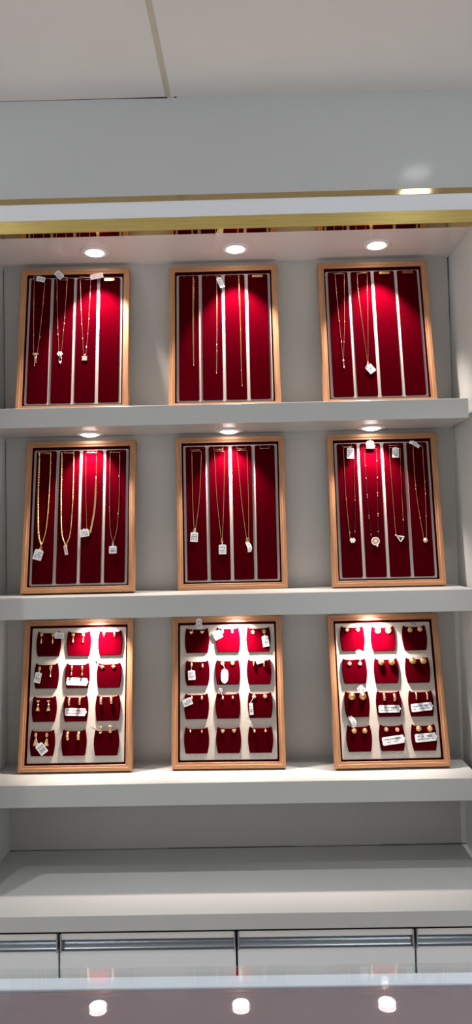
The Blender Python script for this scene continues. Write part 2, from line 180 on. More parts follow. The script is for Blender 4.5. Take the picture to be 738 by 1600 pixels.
M = {}
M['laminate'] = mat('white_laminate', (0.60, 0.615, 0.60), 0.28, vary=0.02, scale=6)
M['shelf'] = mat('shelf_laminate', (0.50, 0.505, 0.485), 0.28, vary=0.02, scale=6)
M['back'] = mat('grey_back_panel', (0.46, 0.445, 0.42), 0.45, vary=0.04, scale=5)
M['soffit'] = mat('soffit_gloss_laminate', (0.68, 0.62, 0.60), 0.10, vary=0.015, scale=6)
M['upper'] = mat('upper_gloss_panel', (0.53, 0.55, 0.545), 0.13, vary=0.02, scale=3, spec=0.3)
M['fascia'] = mat('fascia_gloss_panel', (0.82, 0.86, 0.90), 0.15, vary=0.015, scale=4)
M['ceiling'] = mat('ceiling_board', (0.72, 0.69, 0.665), 0.8, vary=0.02, scale=4)
M['joint'] = mat('ceiling_joint_tape', (0.52, 0.47, 0.37), 0.7, vary=0.05, scale=60)
M['floor'] = mat('floor_tile', (0.45, 0.42, 0.40), 0.25, vary=0.06, scale=4)
M['gold_brushed'] = mat('brushed_gold_trim', (0.70, 0.55, 0.19), 0.32, metal=1, vary=0.10, scale=30, stretch=(0.4, 3, 10))
M['gold_mirror'] = mat('mirror_gold_trim', (0.80, 0.55, 0.22), 0.04, metal=1)
M['gold_strip'] = mat('satin_gold_strip', (0.52, 0.40, 0.20), 0.10, metal=1, vary=0.05, scale=20)
M['dark'] = mat('dark_gap', (0.012, 0.012, 0.013), 0.6)
M['wood_h'] = mat('tray_wood_rail', (0.425, 0.208, 0.096), 0.45, vary=0.20, scale=18, stretch=(1, 14, 14), bump=0.1)
M['wood_v'] = mat('tray_wood_stile', (0.425, 0.208, 0.096), 0.45, vary=0.20, scale=18, stretch=(14, 1, 14), bump=0.1)
M['velvet'] = mat('crimson_velvet', (0.047, 0.0001, 0.0022), 1.0, vary=0.10, scale=260, bump=0.15, sheen=0.0, sheen_col=(0.9, 0.05, 0.1), spec=0.0)
M['lining'] = mat('maroon_lining', (0.055, 0.0003, 0.004), 1.0, vary=0.10, scale=200, sheen=0.0, sheen_col=(0.9, 0.05, 0.1), spec=0.0)
M['insert'] = mat('beige_grey_leatherette', (0.43, 0.39, 0.355), 0.6, vary=0.05, scale=120, bump=0.08)
M['beige'] = mat('beige_leatherette', (0.56, 0.50, 0.43), 0.6, vary=0.05, scale=120, bump=0.08)
M['gold'] = mat('polished_gold', (0.88, 0.55, 0.235), 0.24, metal=1)
M['gold_matt'] = mat('textured_gold', (0.90, 0.57, 0.24), 0.35, metal=1, vary=0.2, scale=700, bump=0.5)
M['rose'] = mat('rose_gold', (0.86, 0.56, 0.40), 0.25, metal=1)
M['hook'] = mat('bronze_hook_wire', (0.52, 0.38, 0.26), 0.3, metal=1)
M['red_plate'] = mat('red_anodised_plate', (0.45, 0.10, 0.09), 0.35, metal=1)
M['black_bead'] = mat('black_bead', (0.02, 0.014, 0.013), 0.25)
M['stone'] = mat('pale_stone', (0.80, 0.76, 0.74), 0.08, coat=0.5, ior=1.9)
M['pink_stone'] = mat('rosy_stone', (0.80, 0.45, 0.42), 0.12, coat=0.5, ior=1.8)
M['dark_stone'] = mat('dark_stone', (0.05, 0.02, 0.02), 0.1, ior=1.8)
M['pearl'] = mat('pearl', (0.85, 0.78, 0.68), 0.2, coat=0.4)
M['paper'] = mat('white_tag_paper', (0.78, 0.79, 0.80), 0.5, vary=0.03, scale=200)
M['pink_paper'] = mat('pinkish_tag_paper', (0.70, 0.50, 0.50), 0.5, vary=0.03, scale=200)
M['grey_paper'] = mat('grey_tag_paper', (0.36, 0.34, 0.33), 0.55, vary=0.05, scale=200)
M['ink'] = mat('tag_print_ink', (0.10, 0.11, 0.13), 0.6)
M['blue_ink'] = mat('tag_blue_ink', (0.10, 0.14, 0.28), 0.6)
M['red_ink'] = mat('tag_red_ink', (0.50, 0.05, 0.06), 0.6)
M['thread'] = mat('white_tag_thread', (0.72, 0.72, 0.72), 0.6)
M['ring'] = mat('white_light_ring', (0.66, 0.64, 0.63), 0.3)
M['lens'] = mat('lit_lens', (0.9, 0.9, 0.9), 0.4, emit=(1.0, 0.93, 0.90), strength=14)
M['ceil_lens'] = mat('lit_ceiling_lens', (0.9, 0.9, 0.9), 0.4, emit=(0.97, 0.98, 1.0), strength=8)
M['alu'] = mat('satin_aluminium', (0.40, 0.43, 0.46), 0.25, metal=1)
M['alu_pale'] = mat('pale_aluminium', (0.74, 0.72, 0.69), 0.35)
M['cap'] = mat('grey_plastic_cap', (0.30, 0.31, 0.32), 0.3)
M['rail'] = mat('pale_blue_satin_rail', (0.80, 0.85, 0.92), 0.35)
M['deck'] = mat('mauve_velvet_deck', (0.26, 0.19, 0.212), 0.7, vary=0.05, scale=8)
def thin_glass():
    m, nt, b = new_mat('counter_glass'); nt.nodes.remove(b)
    out = nt.nodes['Material Output']; tr = nt.nodes.new('ShaderNodeBsdfTransparent'); gl = nt.nodes.new('ShaderNodeBsdfGlossy')
    fr = nt.nodes.new('ShaderNodeFresnel'); mx = nt.nodes.new('ShaderNodeMixShader')
    tr.inputs['Color'].default_value = (0.97, 0.985, 0.985, 1); gl.inputs['Roughness'].default_value = 0.0; ge = nt.nodes.new('ShaderNodeNewGeometry'); io = nt.nodes.new('ShaderNodeMapRange'); io.inputs['To Min'].default_value = 1.5; io.inputs['To Max'].default_value = 1 / 1.5
    nt.links.new(ge.outputs['Backfacing'], io.inputs['Value']); nt.links.new(io.outputs['Result'], fr.inputs['IOR'])
    nt.links.new(fr.outputs[0], mx.inputs[0]); nt.links.new(tr.outputs[0], mx.inputs[1]); nt.links.new(gl.outputs[0], mx.inputs[2]); nt.links.new(mx.outputs[0], out.inputs['Surface'])
    return m
M['glass'] = thin_glass()
M['drawer'] = mat('white_drawer_front', (0.80, 0.81, 0.82), 0.3, vary=0.015, scale=6)

# ------------------------------------------------------------------ mesh building
class MB:
    def __init__(self, off=(0, 0, 0)):
        self.v = []; self.f = []; self.m = []; self.s = []; self.off = Vector(off); self.X = Matrix.Identity(4)
    def add(self, vs, fs, mi=0, smooth=False):
        n = len(self.v)
        for p in vs: self.v.append(self.X @ Vector(p) - self.off)
        for f in fs: self.f.append([n + i for i in f]); self.m.append(mi); self.s.append(smooth)
    def box(self, a, b, mi=0, bev=0.0):
        a, b = [min(x, y) for x, y in zip(a, b)], [max(x, y) for x, y in zip(a, b)]
        if bev <= 0:
            vs = [(x, y, z) for z in (a[2], b[2]) for y in (a[1], b[1]) for x in (a[0], b[0])]
            self.add(vs, [(0, 2, 3, 1), (4, 5, 7, 6), (0, 1, 5, 4), (2, 6, 7, 3), (0, 4, 6, 2), (1, 3, 7, 5)], mi); return
        e = bev; vs = []; ix = {}
        for i in range(8):
            s = [(i >> k) & 1 for k in range(3)]
            for ax in range(3):
                p = [b[k] - e if s[k] else a[k] + e for k in range(3)]
                p[ax] = b[ax] if s[ax] else a[ax]
                ix[(i, ax)] = len(vs); vs.append(p)
        fs = []
        for ax in range(3):
            o = [k for k in range(3) if k != ax]
            for sgn in (0, 1):
                q = []
                for (p0, p1) in ((0, 0), (1, 0), (1, 1), (0, 1)):
                    q.append(ix[((sgn << ax) | (p0 << o[0]) | (p1 << o[1]), ax)])
                if (sgn == 1) == (ax == 1): q.reverse()
                fs.append(q)
            # edges along this axis
            for p0 in (0, 1):
                for p1 in (0, 1):
                    i0 = (p0 << o[0]) | (p1 << o[1]); i1 = i0 | (1 << ax)
                    fs.append([ix[(i0, o[0])], ix[(i1, o[0])], ix[(i1, o[1])], ix[(i0, o[1])]])
        for i in range(8): fs.append([ix[(i, 0)], ix[(i, 1)], ix[(i, 2)]])
        self.add(vs, fs, mi)
    def tube(self, pts, r, n=6, mi=0, flat=1.0, closed=False):
        pts = [Vector(p) for p in pts]; k = len(pts)
        rs = r if isinstance(r, (list, tuple)) else [r] * k
        vs = []; ref = None
        for i, p in enumerate(pts):
            if closed: t = pts[(i + 1) % k] - pts[i - 1]
            else: t = pts[min(i + 1, k - 1)] - pts[max(i - 1, 0)]
            if t.length < 1e-9: t = Vector((0, 1, 0))
            t.normalize()
            if ref is None: ref = Vector((0, 0, 1)) if abs(t.z) < 0.9 else Vector((1, 0, 0))
            ref = ref - t * ref.dot(t)
            if ref.length < 1e-6: ref = t.orthogonal()
            ref.normalize(); bn = t.cross(ref)
            for j in range(n):
                a = 2 * PI * j / n
                vs.append(p + (ref * math.cos(a) * flat + bn * math.sin(a)) * rs[i])
        fs = []
        for i in range(k if closed else k - 1):
            i2 = (i + 1) % k
            for j in range(n): fs.append((i * n + j, i * n + (j + 1) % n, i2 * n + (j + 1) % n, i2 * n + j))
        if not closed: fs.append(tuple(range(n - 1, -1, -1))); fs.append(tuple((k - 1) * n + j for j in range(n)))
        self.add(vs, fs, mi, True)
    def ball(self, c, r, n=10, m=7, mi=0, half=False):
        r = r if isinstance(r, (list, tuple)) else (r, r, r); vs = []; fs = []
        for i in range(m + 1):
            th = PI * i / m * (0.5 if half else 1)
            for j in range(n):
                ph = 2 * PI * j / n
                vs.append((c[0] + r[0] * math.sin(th) * math.cos(ph), c[1] + r[1] * math.sin(th) * math.sin(ph), c[2] + r[2] * math.cos(th)))
        for i in range(m):
            for j in range(n): fs.append((i * n + j, (i + 1) * n + j, (i + 1) * n + (j + 1) % n, i * n + (j + 1) % n))
        self.add(vs, fs, mi, True)
    def lathe(self, prof, c=(0, 0, 0), n=32, mi=0):      # profile (radius, height) about local z
        vs = [(c[0] + r * math.cos(2 * PI * j / n), c[1] + r * math.sin(2 * PI * j / n), c[2] + h) for r, h in prof for j in range(n)]
        fs = [(i * n + j, i * n + (j + 1) % n, (i + 1) * n + (j + 1) % n, (i + 1) * n + j) for i in range(len(prof) - 1) for j in range(n)]
        self.add(vs, fs, mi, True)
    def prism(self, poly, w0, w1, bev=0.0, mi=0, hole=None):   # polygon in x,y extruded from w0 up to w1, top edge bevelled
        n = len(poly); cx = sum(p[0] for p in poly) / n; cy = sum(p[1] for p in poly) / n
        def ins(d):
            out = []
            for x, y in poly:
                l = math.hypot(x - cx, y - cy) or 1
                out.append((x - (x - cx) / l * d, y - (y - cy) / l * d))
            return out
        rings = [(poly, w0)]
        if bev > 0:
            rings += [(poly, w1 - bev), (ins(bev * 0.3), w1 - bev * 0.3), (ins(bev), w1)]
        else: rings += [(poly, w1)]
        vs = [(x, y, w) for P, w in rings for x, y in P]; fs = []
        for i in range(len(rings) - 1):
            for j in range(n): fs.append((i * n + j, i * n + (j + 1) % n, (i + 1) * n + (j + 1) % n, (i + 1) * n + j))
        fs.append(tuple(range(n - 1, -1, -1))); fs.append(tuple((len(rings) - 1) * n + j for j in range(n)))
        self.add(vs, fs, mi)
    def mesh(self, name, mats):
        me = bpy.data.meshes.new(name); me.from_pydata([tuple(p) for p in self.v], [], self.f)
        for mm in (mats if isinstance(mats, (list, tuple)) else [mats]): me.materials.append(mm)
        for p, mi, s in zip(me.polygons, self.m, self.s): p.material_index = mi; p.use_smooth = s
        me.update(); return me
    def build(self, name, mats, parent=None, matrix=None):
        return link(name, self.mesh(name, mats), parent, matrix)

def link(name, data, parent=None, matrix=None):
    o = bpy.data.objects.new(name, data); COL.objects.link(o)
    if parent: o.parent = parent
    if matrix is not None: o.matrix_basis = matrix
    return o

def tag(o, label, cat, group=None):
    o['label'] = label; o['category'] = cat
    if group: o['group'] = group
    return o

def empty(name, matrix, label, cat, group=None):
    o = link(name, None, None, matrix); o.empty_display_size = 0.02
    return tag(o, label, cat, group)

def struct(o): o['kind'] = 'structure'; return o

def slab(name, a, b, m, parent=None, bev=0.0):
    mb = MB(); mb.box(a, b, 0, bev); return mb.build(name, m, parent)

def smooth_line(pts, step):
    pts = [Vector(p) for p in pts]
    if len(pts) == 2:
        n = max(2, int((pts[1] - pts[0]).length / step)); return [pts[0].lerp(pts[1], i / n) for i in range(n + 1)]
    out = []
    for i in range(len(pts) - 1):
        p0 = pts[i - 1] if i else pts[0] * 2 - pts[1]; p1 = pts[i]; p2 = pts[i + 1]
        p3 = pts[i + 2] if i + 2 < len(pts) else pts[-1] * 2 - pts[-2]
        n = max(2, int((p2 - p1).length / step))
        for k in range(n):
            t = k / n
            out.append(0.5 * ((2 * p1) + (p2 - p0) * t + (2 * p0 - 5 * p1 + 4 * p2 - p3) * t * t + (3 * p1 - p0 - 3 * p2 + p3) * t ** 3))
    out.append(pts[-1]); return out

# ------------------------------------------------------------------ the setting
E_ = 0.0008
struct(slab('wall_back', (X_LEFT - 0.02, 0, LEDGE_BOTTOM - 0.5), (X_RIGHT + 0.02, 0.02, SOFFIT_Z + 0.3), M['back']))
struct(slab('wall_left', (X_LEFT - 0.02, -0.31, LEDGE_TOP), (X_LEFT, 0, SOFFIT_Z - E_), M['laminate']))
struct(slab('wall_right', (X_RIGHT, -0.31, LEDGE_TOP), (X_RIGHT + 0.02, 0, SOFFIT_Z - E_), M['laminate']))
struct(slab('wall_side_left', (-1.8, -0.19, LEDGE_TOP), (X_LEFT - 0.021, 0.02, SOFFIT_Z - E_), M['back']))
struct(slab('wall_side_right', (X_RIGHT + 0.021, -0.19, LEDGE_TOP), (1.8, 0.02, SOFFIT_Z - E_), M['back']))
struct(slab('floor', (-1.8, -3.2, FLOOR_Z - 0.02), (1.8, 0.02, FLOOR_Z), M['floor']))
# soffit over the display and the panelled bulkhead above it
struct(slab('ceiling_soffit', (-1.8, -0.1735, SOFFIT_Z), (1.8, 0, 0.70), M['soffit']))
struct(slab('wall_upper', (-1.8, SOFFIT_Y, 0.7335), (1.8, -0.0005, CEILING_Z + 0.03), M['upper']))
mb = MB(); mb.box((-1.8, SOFFIT_Y - 0.001, SOFFIT_Z), (1.8, SOFFIT_Y + 0.001, 0.6855))
struct(mb.build('trim_1', M['gold_brushed']))
struct(slab('trim_2', (-1.8, SOFFIT_Y + 0.0011, SOFFIT_Z - 0.0002), (1.8, -0.1736, SOFFIT_Z + 0.002), M['gold_mirror']))
struct(slab('trim_3', (-1.8, SOFFIT_Y, 0.6858), (1.8, -0.15, 0.7212), M['fascia']))
mb = MB(); tl = 0.0125 * math.tan(math.radians(3.3))       # satin gold strip, tilted slightly upwards
mb.add([(-1.8, SOFFIT_Y - 0.0016, 0.7214), (1.8, SOFFIT_Y - 0.0016, 0.7214), (1.8, SOFFIT_Y - 0.0016 + tl, 0.7333), (-1.8, SOFFIT_Y - 0.0016 + tl, 0.7333),
        (-1.8, -0.15, 0.7214), (1.8, -0.15, 0.7214), (1.8, -0.15, 0.7333), (-1.8, -0.15, 0.7333)],
       [(0, 1, 2, 3), (4, 7, 6, 5), (0, 4, 5, 1), (3, 2, 6, 7), (0, 3, 7, 4), (1, 5, 6, 2)])
struct(mb.build('trim_4', M['gold_strip']))
# ceiling in two boards with a taped joint; the left board stands off the wall by a thin dark gap
JX0, JX1 = -0.1463, -0.1511
mb = MB()
mb.box((-1.8, -3.2, CEILING_Z), (1.8, 0.02, CEILING_Z + 0.04))
struct(mb.build('ceiling', M['ceiling']))
mb = MB(); w = 0.0055
y0, y1 = SOFFIT_Y, -3.2
xa, xb = JX0, JX0 + (JX1 - JX0) * (y1 + 0.21) / (-0.4844 + 0.21)
mb.add([(xa - w, y0, CEILING_Z - 0.0006), (xa + w, y0, CEILING_Z - 0.0006), (xb + w, y1, CEILING_Z - 0.0006), (xb - w, y1, CEILING_Z - 0.0006)], [(0, 1, 2, 3)])
struct(mb.build('trim_5', M['joint']))
mb = MB()
for (xs, d0, d1) in ((-0.60, 0.0004, 0.0012), (-0.26, 0.0012, 0.0030),):
    xe = -0.26 if xs < -0.3 else JX0 - w * 0.3
    mb.add([(xs, SOFFIT_Y - 0.0005, CEILING_Z - d0), (xe, SOFFIT_Y - 0.0005, CEILING_Z - d1), (xe, SOFFIT_Y - 0.0005, CEILING_Z - 0.0001), (xs, SOFFIT_Y - 0.0005, CEILING_Z - 0.0001)], [(0, 1, 2, 3)])
mb.box((-0.134, SOFFIT_Y - 0.0006, CEILING_Z - 0.0022), (-0.128, SOFFIT_Y, CEILING_Z - 0.0001))
struct(mb.build('trim_6', M['dark']))

# open joints where the back panel meets the ledge and the right end panel
mb = MB()
for x0, x1, hh in ((-0.571, -0.44, 0.0008), (-0.44, -0.20, 0.0004), (-0.20, 0.10, 0.0012), (0.10, 0.30, 0.0006), (0.30, 0.4999, 0.0013)):
    mb.box((x0, -0.0009, LEDGE_TOP - 0.0002), (x1, -0.0001, LEDGE_TOP + hh))
struct(mb.build('trim_7', M['dark']))
mb = MB()
for z0, z1, ww in ((0.60, 0.6575, 0.0022), (0.50, 0.60, 0.0014), (0.30, 0.50, 0.0007)): mb.box((X_RIGHT - ww, -0.0009, z0), (X_RIGHT - 0.0001, -0.0001, z1))
mb.box((X_LEFT + 0.0001, -0.0009, -0.11), (X_LEFT + 0.0009, -0.0001, 0.24)); mb.box((X_LEFT + 0.0001, -0.0009, 0.30), (X_LEFT + 0.0011, -0.0001, 0.655))
struct(mb.build('trim_8', M['dark']))

# shelves
for (zb, zt), lab in zip(SHELVES, ('top white laminate shelf carrying three necklace trays under the soffit lights',
                                   'middle white laminate shelf carrying the gold necklace trays with white tags',
                                   'lowest white laminate shelf carrying the three beige earring trays')):
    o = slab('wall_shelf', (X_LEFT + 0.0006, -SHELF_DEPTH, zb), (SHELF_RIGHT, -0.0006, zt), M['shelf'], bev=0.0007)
    tag(o, lab, 'shelf', 'white display shelves')

# ledge and drawer cabinet under it
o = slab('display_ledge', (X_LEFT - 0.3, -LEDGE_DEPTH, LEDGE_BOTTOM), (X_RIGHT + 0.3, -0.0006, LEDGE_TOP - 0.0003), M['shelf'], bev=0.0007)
tag(o, 'deep empty white ledge below the earring shelf, above the drawers', 'ledge')
cab = empty('drawer_cabinet', Matrix.Translation((-0.034, -0.15, FLOOR_Z)), 'low white drawer cabinet under the ledge with aluminium channel handles', 'cabinet')
inv = Vector((-0.034, -0.15, FLOOR_Z))
def cabpart(name, mb_, m, parent=cab): return mb_.build(name, m, parent)
mb = MB(inv); mb.box((X_LEFT - 0.29, -0.278, FLOOR_Z + 0.0), (X_RIGHT + 0.29, -0.03, LEDGE_BOTTOM - 0.0006)); cabpart('carcass', mb, M['dark'])
DZ1, DZ0 = -0.7640, -1.26
for x0, x1 in ((-0.7232, -0.3812), (-0.3772, -0.0361), (-0.0321, 0.3094), (0.3134, 0.6554)):
    mb = MB(inv); mb.box((x0, -0.2995, DZ0), (x1, -0.2785, -0.7975), 0, 0.0006); fr = cabpart('drawer', mb, M['drawer'])
    prof = [(-0.2990, DZ1), (-0.2985, -0.7755), (-0.2960, -0.7775), (-0.2890, -0.7850), (-0.2880, -0.7920), (-0.2925, -0.7965), (-0.3000, -0.7973), (-0.3006, -0.7962),
            (-0.2840, -0.7990), (-0.2800, -0.7850), (-0.2860, -0.7740), (-0.2880, DZ1)]
    n = len(prof); mb = MB(inv)
    mb.add([(x0 + 0.003, y, z) for y, z in prof] + [(x1 - 0.003, y, z) for y, z in prof],
           [(j, (j + 1) % n, n + (j + 1) % n, n + j) for j in range(n)])
    for f in (0, 1): mb.m[f] = 1
    hd = cabpart('channel_handle', mb, [M['alu'], M['alu_pale']], fr)
    for xe in (x0 + 0.0005, x1 - 0.0029):
        mb = MB(inv); mb.box((xe, -0.3012, -0.800), (xe + 0.0022, -0.2800, DZ1 - 0.001), 0, 0.0004); cabpart('end_cap', mb, M['cap'], fr)

# showcase counter in the foreground
G0, G1, GT = -1.041, -1.58, -0.405
sh = empty('glass_showcase', Matrix.Translation((0, -1.3, FLOOR_Z)), 'glass topped showcase counter in front of the wall, reflecting the shelf lights', 'showcase')
so = Vector((0, -1.3, FLOOR_Z))
mb = MB(so); mb.box((-0.9, G1, GT - 0.0055), (0.9, G0, GT), 0, 0.0010); mb.build('glass_top', M['glass'], sh)
mb = MB(so); mb.box((-0.88, -1.0640, GT - 0.0402), (0.88, -1.0465, GT - 0.0059), 0, 0.0008); mb.build('back_rail', M['rail'], sh)
mb = MB(so); mb.box((-0.88, G1 + 0.02, GT - 0.040), (0.88, G1 + 0.045, GT - 0.0059), 0, 0.0008); mb.build('front_rail', M['rail'], sh)
mb = MB(so); mb.box((-0.86, G1 + 0.0455, GT - 0.06), (0.86, -1.0645, GT - 0.0085)); mb.build('deck', M['deck'], sh)
mb = MB(so); mb.box((-0.88, -1.0635, FLOOR_Z + 0.06), (0.88, -1.0475, GT - 0.041)); mb.build('back_panel', M['laminate'], sh)
mb = MB(so); mb.box((-0.88, G1 + 0.021, FLOOR_Z + 0.06), (0.88, G1 + 0.044, GT - 0.041)); mb.build('front_panel', M['laminate'], sh)
for x in (-0.88, 0.858):
    mb = MB(so); mb.box((x, G1 + 0.045, FLOOR_Z + 0.06), (x + 0.022, -1.0645, GT - 0.062)); mb.build('side_panel', M['laminate'], sh)
mb = MB(so); mb.box((-0.86, G1 + 0.04, FLOOR_Z), (0.86, -1.063, FLOOR_Z + 0.0595)); mb.build('plinth', M['dark'], sh)

# ------------------------------------------------------------------ lights
def spot(name, loc, energy, col, size, blend, radius, parent, aim=None):
    l = bpy.data.lights.new(name, 'SPOT'); l.energy = energy; l.color = col; l.spot_size = math.radians(size)
    l.spot_blend = blend; l.shadow_soft_size = radius
    o = bpy.data.objects.new(name, l); COL.objects.link(o); o.parent = parent; o.location = loc
    if aim: o.rotation_euler = aim
    return o

def downlight(x, y, z, label, group, energy, col, ring_r=0.034, lens_r=0.019, lens_mat='lens', size=84, tilt=9, blend=0.9, soft=0.010):
    r = empty('recessed_downlight', Matrix.Translation((x, y, z)), label, 'light', group)
    mb = MB(); mb.lathe([(ring_r, 0.0), (ring_r, -0.0015), (ring_r - 0.002, -0.0028), (lens_r + 0.003, -0.0038), (lens_r + 0.0005, -0.002), (lens_r, 0.0)]); mb.build('trim_ring', M['ring'], r)
    mb = MB(); mb.lathe([(lens_r, -0.0008), (lens_r * 0.97, -0.0040), (lens_r * 0.75, -0.0062), (lens_r * 0.4, -0.0074), (0.0001, -0.0078)]); mb.build('lens', M[lens_mat], r)
    spot('lamp', (0, 0, -0.0110), energy, col, size, blend, soft, r, (math.radians(tilt), 0, 0))
    return r
WARM = (1.0, 0.86, 0.78)
pos = ('left', 'middle', 'right')
for k, x in enumerate((-0.3313, -0.0091, 0.3134)):
    downlight(x, -0.0885, SOFFIT_Z - 0.0001, 'round recessed downlight glowing in the soffit over the %s upper necklace tray' % pos[k], 'soffit downlights', SPOT_A, WARM, size=80, blend=0.6, tilt=6)
for k, x in enumerate((-0.3560, -0.0330, 0.2960)):
    downlight(x, -0.056, SHELVES[0][0] - 0.0001, 'round recessed downlight under the top shelf over the %s lower necklace tray' % pos[k], 'top shelf downlights', SPOT_B, WARM, size=92, blend=0.6, tilt=8)
for k, x in enumerate((-0.3500, -0.0270, 0.2850)):
    downlight(x, -0.064, SHELVES[1][0] - 0.0001, 'round recessed downlight under the middle shelf over the %s earring tray' % pos[k], 'middle shelf downlights', SPOT_C, WARM, size=106, blend=0.8, tilt=20)
for x, y, lab in ((0.47, -0.56, 'round white ceiling light nearest the display, over the right bay'), (-0.72, -0.56, 'round white ceiling light nearest the display, beyond the left bay'),
                  (0.47, -0.93, 'round white ceiling light over the showcase, right side'), (-0.72, -0.93, 'round white ceiling light over the showcase, left side')):
    r = downlight(x, y, CEILING_Z - 0.0001, lab, 'room ceiling lights', CEIL_E, (0.95, 0.97, 1.0), 0.046, 0.037, 'ceil_lens', 68, 0, 0.7, 0.009)

# ------------------------------------------------------------------ trays
def tray_matrix(t):
    x, y, a, yaw, L, z = t
    U = Vector((math.cos(yaw), math.sin(yaw), 0)); V = Vector((-math.sin(a) * math.sin(yaw), math.sin(a) * math.cos(yaw), math.cos(a)))
    N = U.cross(V); m = Matrix((U, V, N)).transposed().to_4x4(); m.translation = (x, y, z); return m
TM = [tray_matrix(t) for t in TRAYS]
BOARD, PAD = -0.0085, -0.0050          # heights of the insert board and of the velvet strips below the frame's face

def rect_loop(L, ins, w):
    h = TRAY_W / 2
    return [(-h + ins, ins, w), (h - ins, ins, w), (h - ins, L - ins, w), (-h + ins, L - ins, w)]
def frame_mesh(L):
    prof = [(0.0015, -TRAY_T), (0, -TRAY_T + 0.0015), (0, -0.0012), (0.0012, 0), (0.0078, 0), (0.0086, -0.0022), (0.0092, -0.0024), (0.0132, -0.0024), (0.0138, -0.0030), (0.0138, -TRAY_T)]
    mb = MB(); n = len(prof)
    vs = [p for ins, w in prof for p in rect_loop(L, ins, w)]; fs = []; ms = []
    for i in range(n):
        i2 = (i + 1) % n
        for j in range(4):
            fs.append((i * 4 + j, i * 4 + (j + 1) % 4, i2 * 4 + (j + 1) % 4, i2 * 4 + j)); ms.append(0 if j in (0, 2) else 1)
    mb.add(vs, fs); mb.m = ms
    return mb.mesh('frame', [M['wood_h'], M['wood_v']])
def rounded(x0, y0, x1, y1, r, n=4):
    out = []
    for cx, cy, a0 in ((x1 - r, y0 + r, -PI / 2), (x1 - r, y1 - r, 0), (x0 + r, y1 - r, PI / 2), (x0 + r, y0 + r, PI)):
        for k in range(n + 1):
            a = a0 + PI / 2 * k / n; out.append((cx + r * math.cos(a), cy + r * math.sin(a)))
    return out
def lining_mesh(L):
    h = TRAY_W / 2 - 0.0139; mb = MB()
    mb.box((-h, 0.0139, -TRAY_T + 0.002), (h, L - 0.0139, -0.0125))
    mb.box((-h, 0.0139, -0.0125), (-h + 0.0008, L - 0.0139, -0.0032)); mb.box((h - 0.0008, 0.0139, -0.0125), (h, L - 0.0139, -0.0032))
    mb.box((-h, 0.0139, -0.0125), (h, 0.0147, -0.0032)); mb.box((-h, L - 0.0147, -0.0125), (h, L - 0.0139, -0.0032))
    return mb.mesh('lining', M['lining'])
def pad_poly():           # barrel-shaped earring pad with two small ears on its top edge, centred on (0,0)
    w, h = 0.0285, 0.0280; P = []
    for k in range(9):                              # right side, bottom to top
        t = k / 8; y = -h + 2 * h * t
        P.append((w * (0.80 + 0.20 * math.sin(PI * (0.08 + 0.80 * t)) ** 0.9), y))
    P += [(w * 0.82, h * 1.03), (w * 0.74, h * 0.94), (w * 0.35, h * 0.90), (-w * 0.35, h * 0.90), (-w * 0.74, h * 0.94), (-w * 0.82, h * 1.03)]
    P += [(-x, y) for x, y in reversed(P[:9])]
    return P
tray_labels = ['wooden tray of red velvet with three pendant necklaces and one empty strip, top shelf left',
               'wooden red velvet tray with three straight hanging chains, middle of the top shelf',
               'wooden red velvet tray with two necklaces and two empty strips, top shelf right',
               'wooden red velvet tray with thick gold link necklaces, middle shelf left',
               'wooden red velvet tray with three thin tagged necklaces, centre of the middle shelf',
               'wooden red velvet tray with four black and gold bead necklaces, middle shelf right',
               'wooden tray of drop and hoop earrings on twelve red pads, lowest shelf left',
               'wooden tray of small stud earrings with many white tags, middle of the lowest shelf',
               'wooden tray of round gold stud earrings on twelve red pads, lowest shelf right']
frame_cache = {}
STRIPS = [-0.0816, -0.0272, 0.0272, 0.0816]
for i, t in enumerate(TRAYS):
    L = t[4]; neck = i < 6
    root = empty('necklace_tray' if neck else 'earring_tray', TM[i], tray_labels[i], 'display tray', 'velvet necklace trays' if neck else 'beige earring trays')
    if L not in frame_cache: frame_cache[L] = (frame_mesh(L), lining_mesh(L))
    link('frame', frame_cache[L][0], root); link('lining', frame_cache[L][1], root)
    h = TRAY_W / 2
    ins = 0.0172 if neck else 0.0178
    mb = MB(); mb.prism(rounded(-h + ins, ins, h - ins, L - 0.0192, 0.003), -0.0124, BOARD, 0.0008); mb.build('insert_board', M['insert' if neck else 'beige'], root)
    if neck:
        for k, u in enumerate(STRIPS):
            mb = MB(); mb.prism(rounded(u - 0.0234, 0.0212, u + 0.0234, L - 0.0222, 0.0035), BOARD - 0.0004, PAD, 0.0012)
            mb.build('velvet_strip', M['velvet'], root)
            hk = MB(); top = L - 0.0235; bar_v = L - 0.0305
            for s in (-1, 1):
                hk.tube([(u + s * 0.0105, top, PAD - 0.001), (u + s * 0.0105, top, 0.0012), (u + s * 0.0105, bar_v, 0.0012), (u + s * 0.0105, bar_v - 0.001, 0.0035)], 0.0006, 6)
            plate = None
            if (i, k) in ((0, 3), (1, 3), (2, 2)): plate = 'gold'
            elif (i, k) == (2, 3): plate = 'red_plate'
            elif i != 1: hk.tube([(u - 0.0105, bar_v, 0.0012), (u + 0.0105, bar_v, 0.0012)], 0.0006, 6)
            ho = hk.build('hook', M['hook'], root)
            if plate:
                mb = MB(); mb.prism(rounded(u - 0.0125, bar_v - 0.0048, u + 0.0125, bar_v + 0.0012, 0.0025), 0.0020, 0.0034, 0.0004); mb.build('hook_plate', M[plate], ho)
    else:
        poly = pad_poly()
        for cu, cv in PADS[i]:
            mb = MB(); mb.prism([(x + cu / 1000, y + cv / 1000) for x, y in poly], BOARD - 0.0003, -0.0030, 0.0014)
            mb.build('earring_pad', M['velvet'], root)

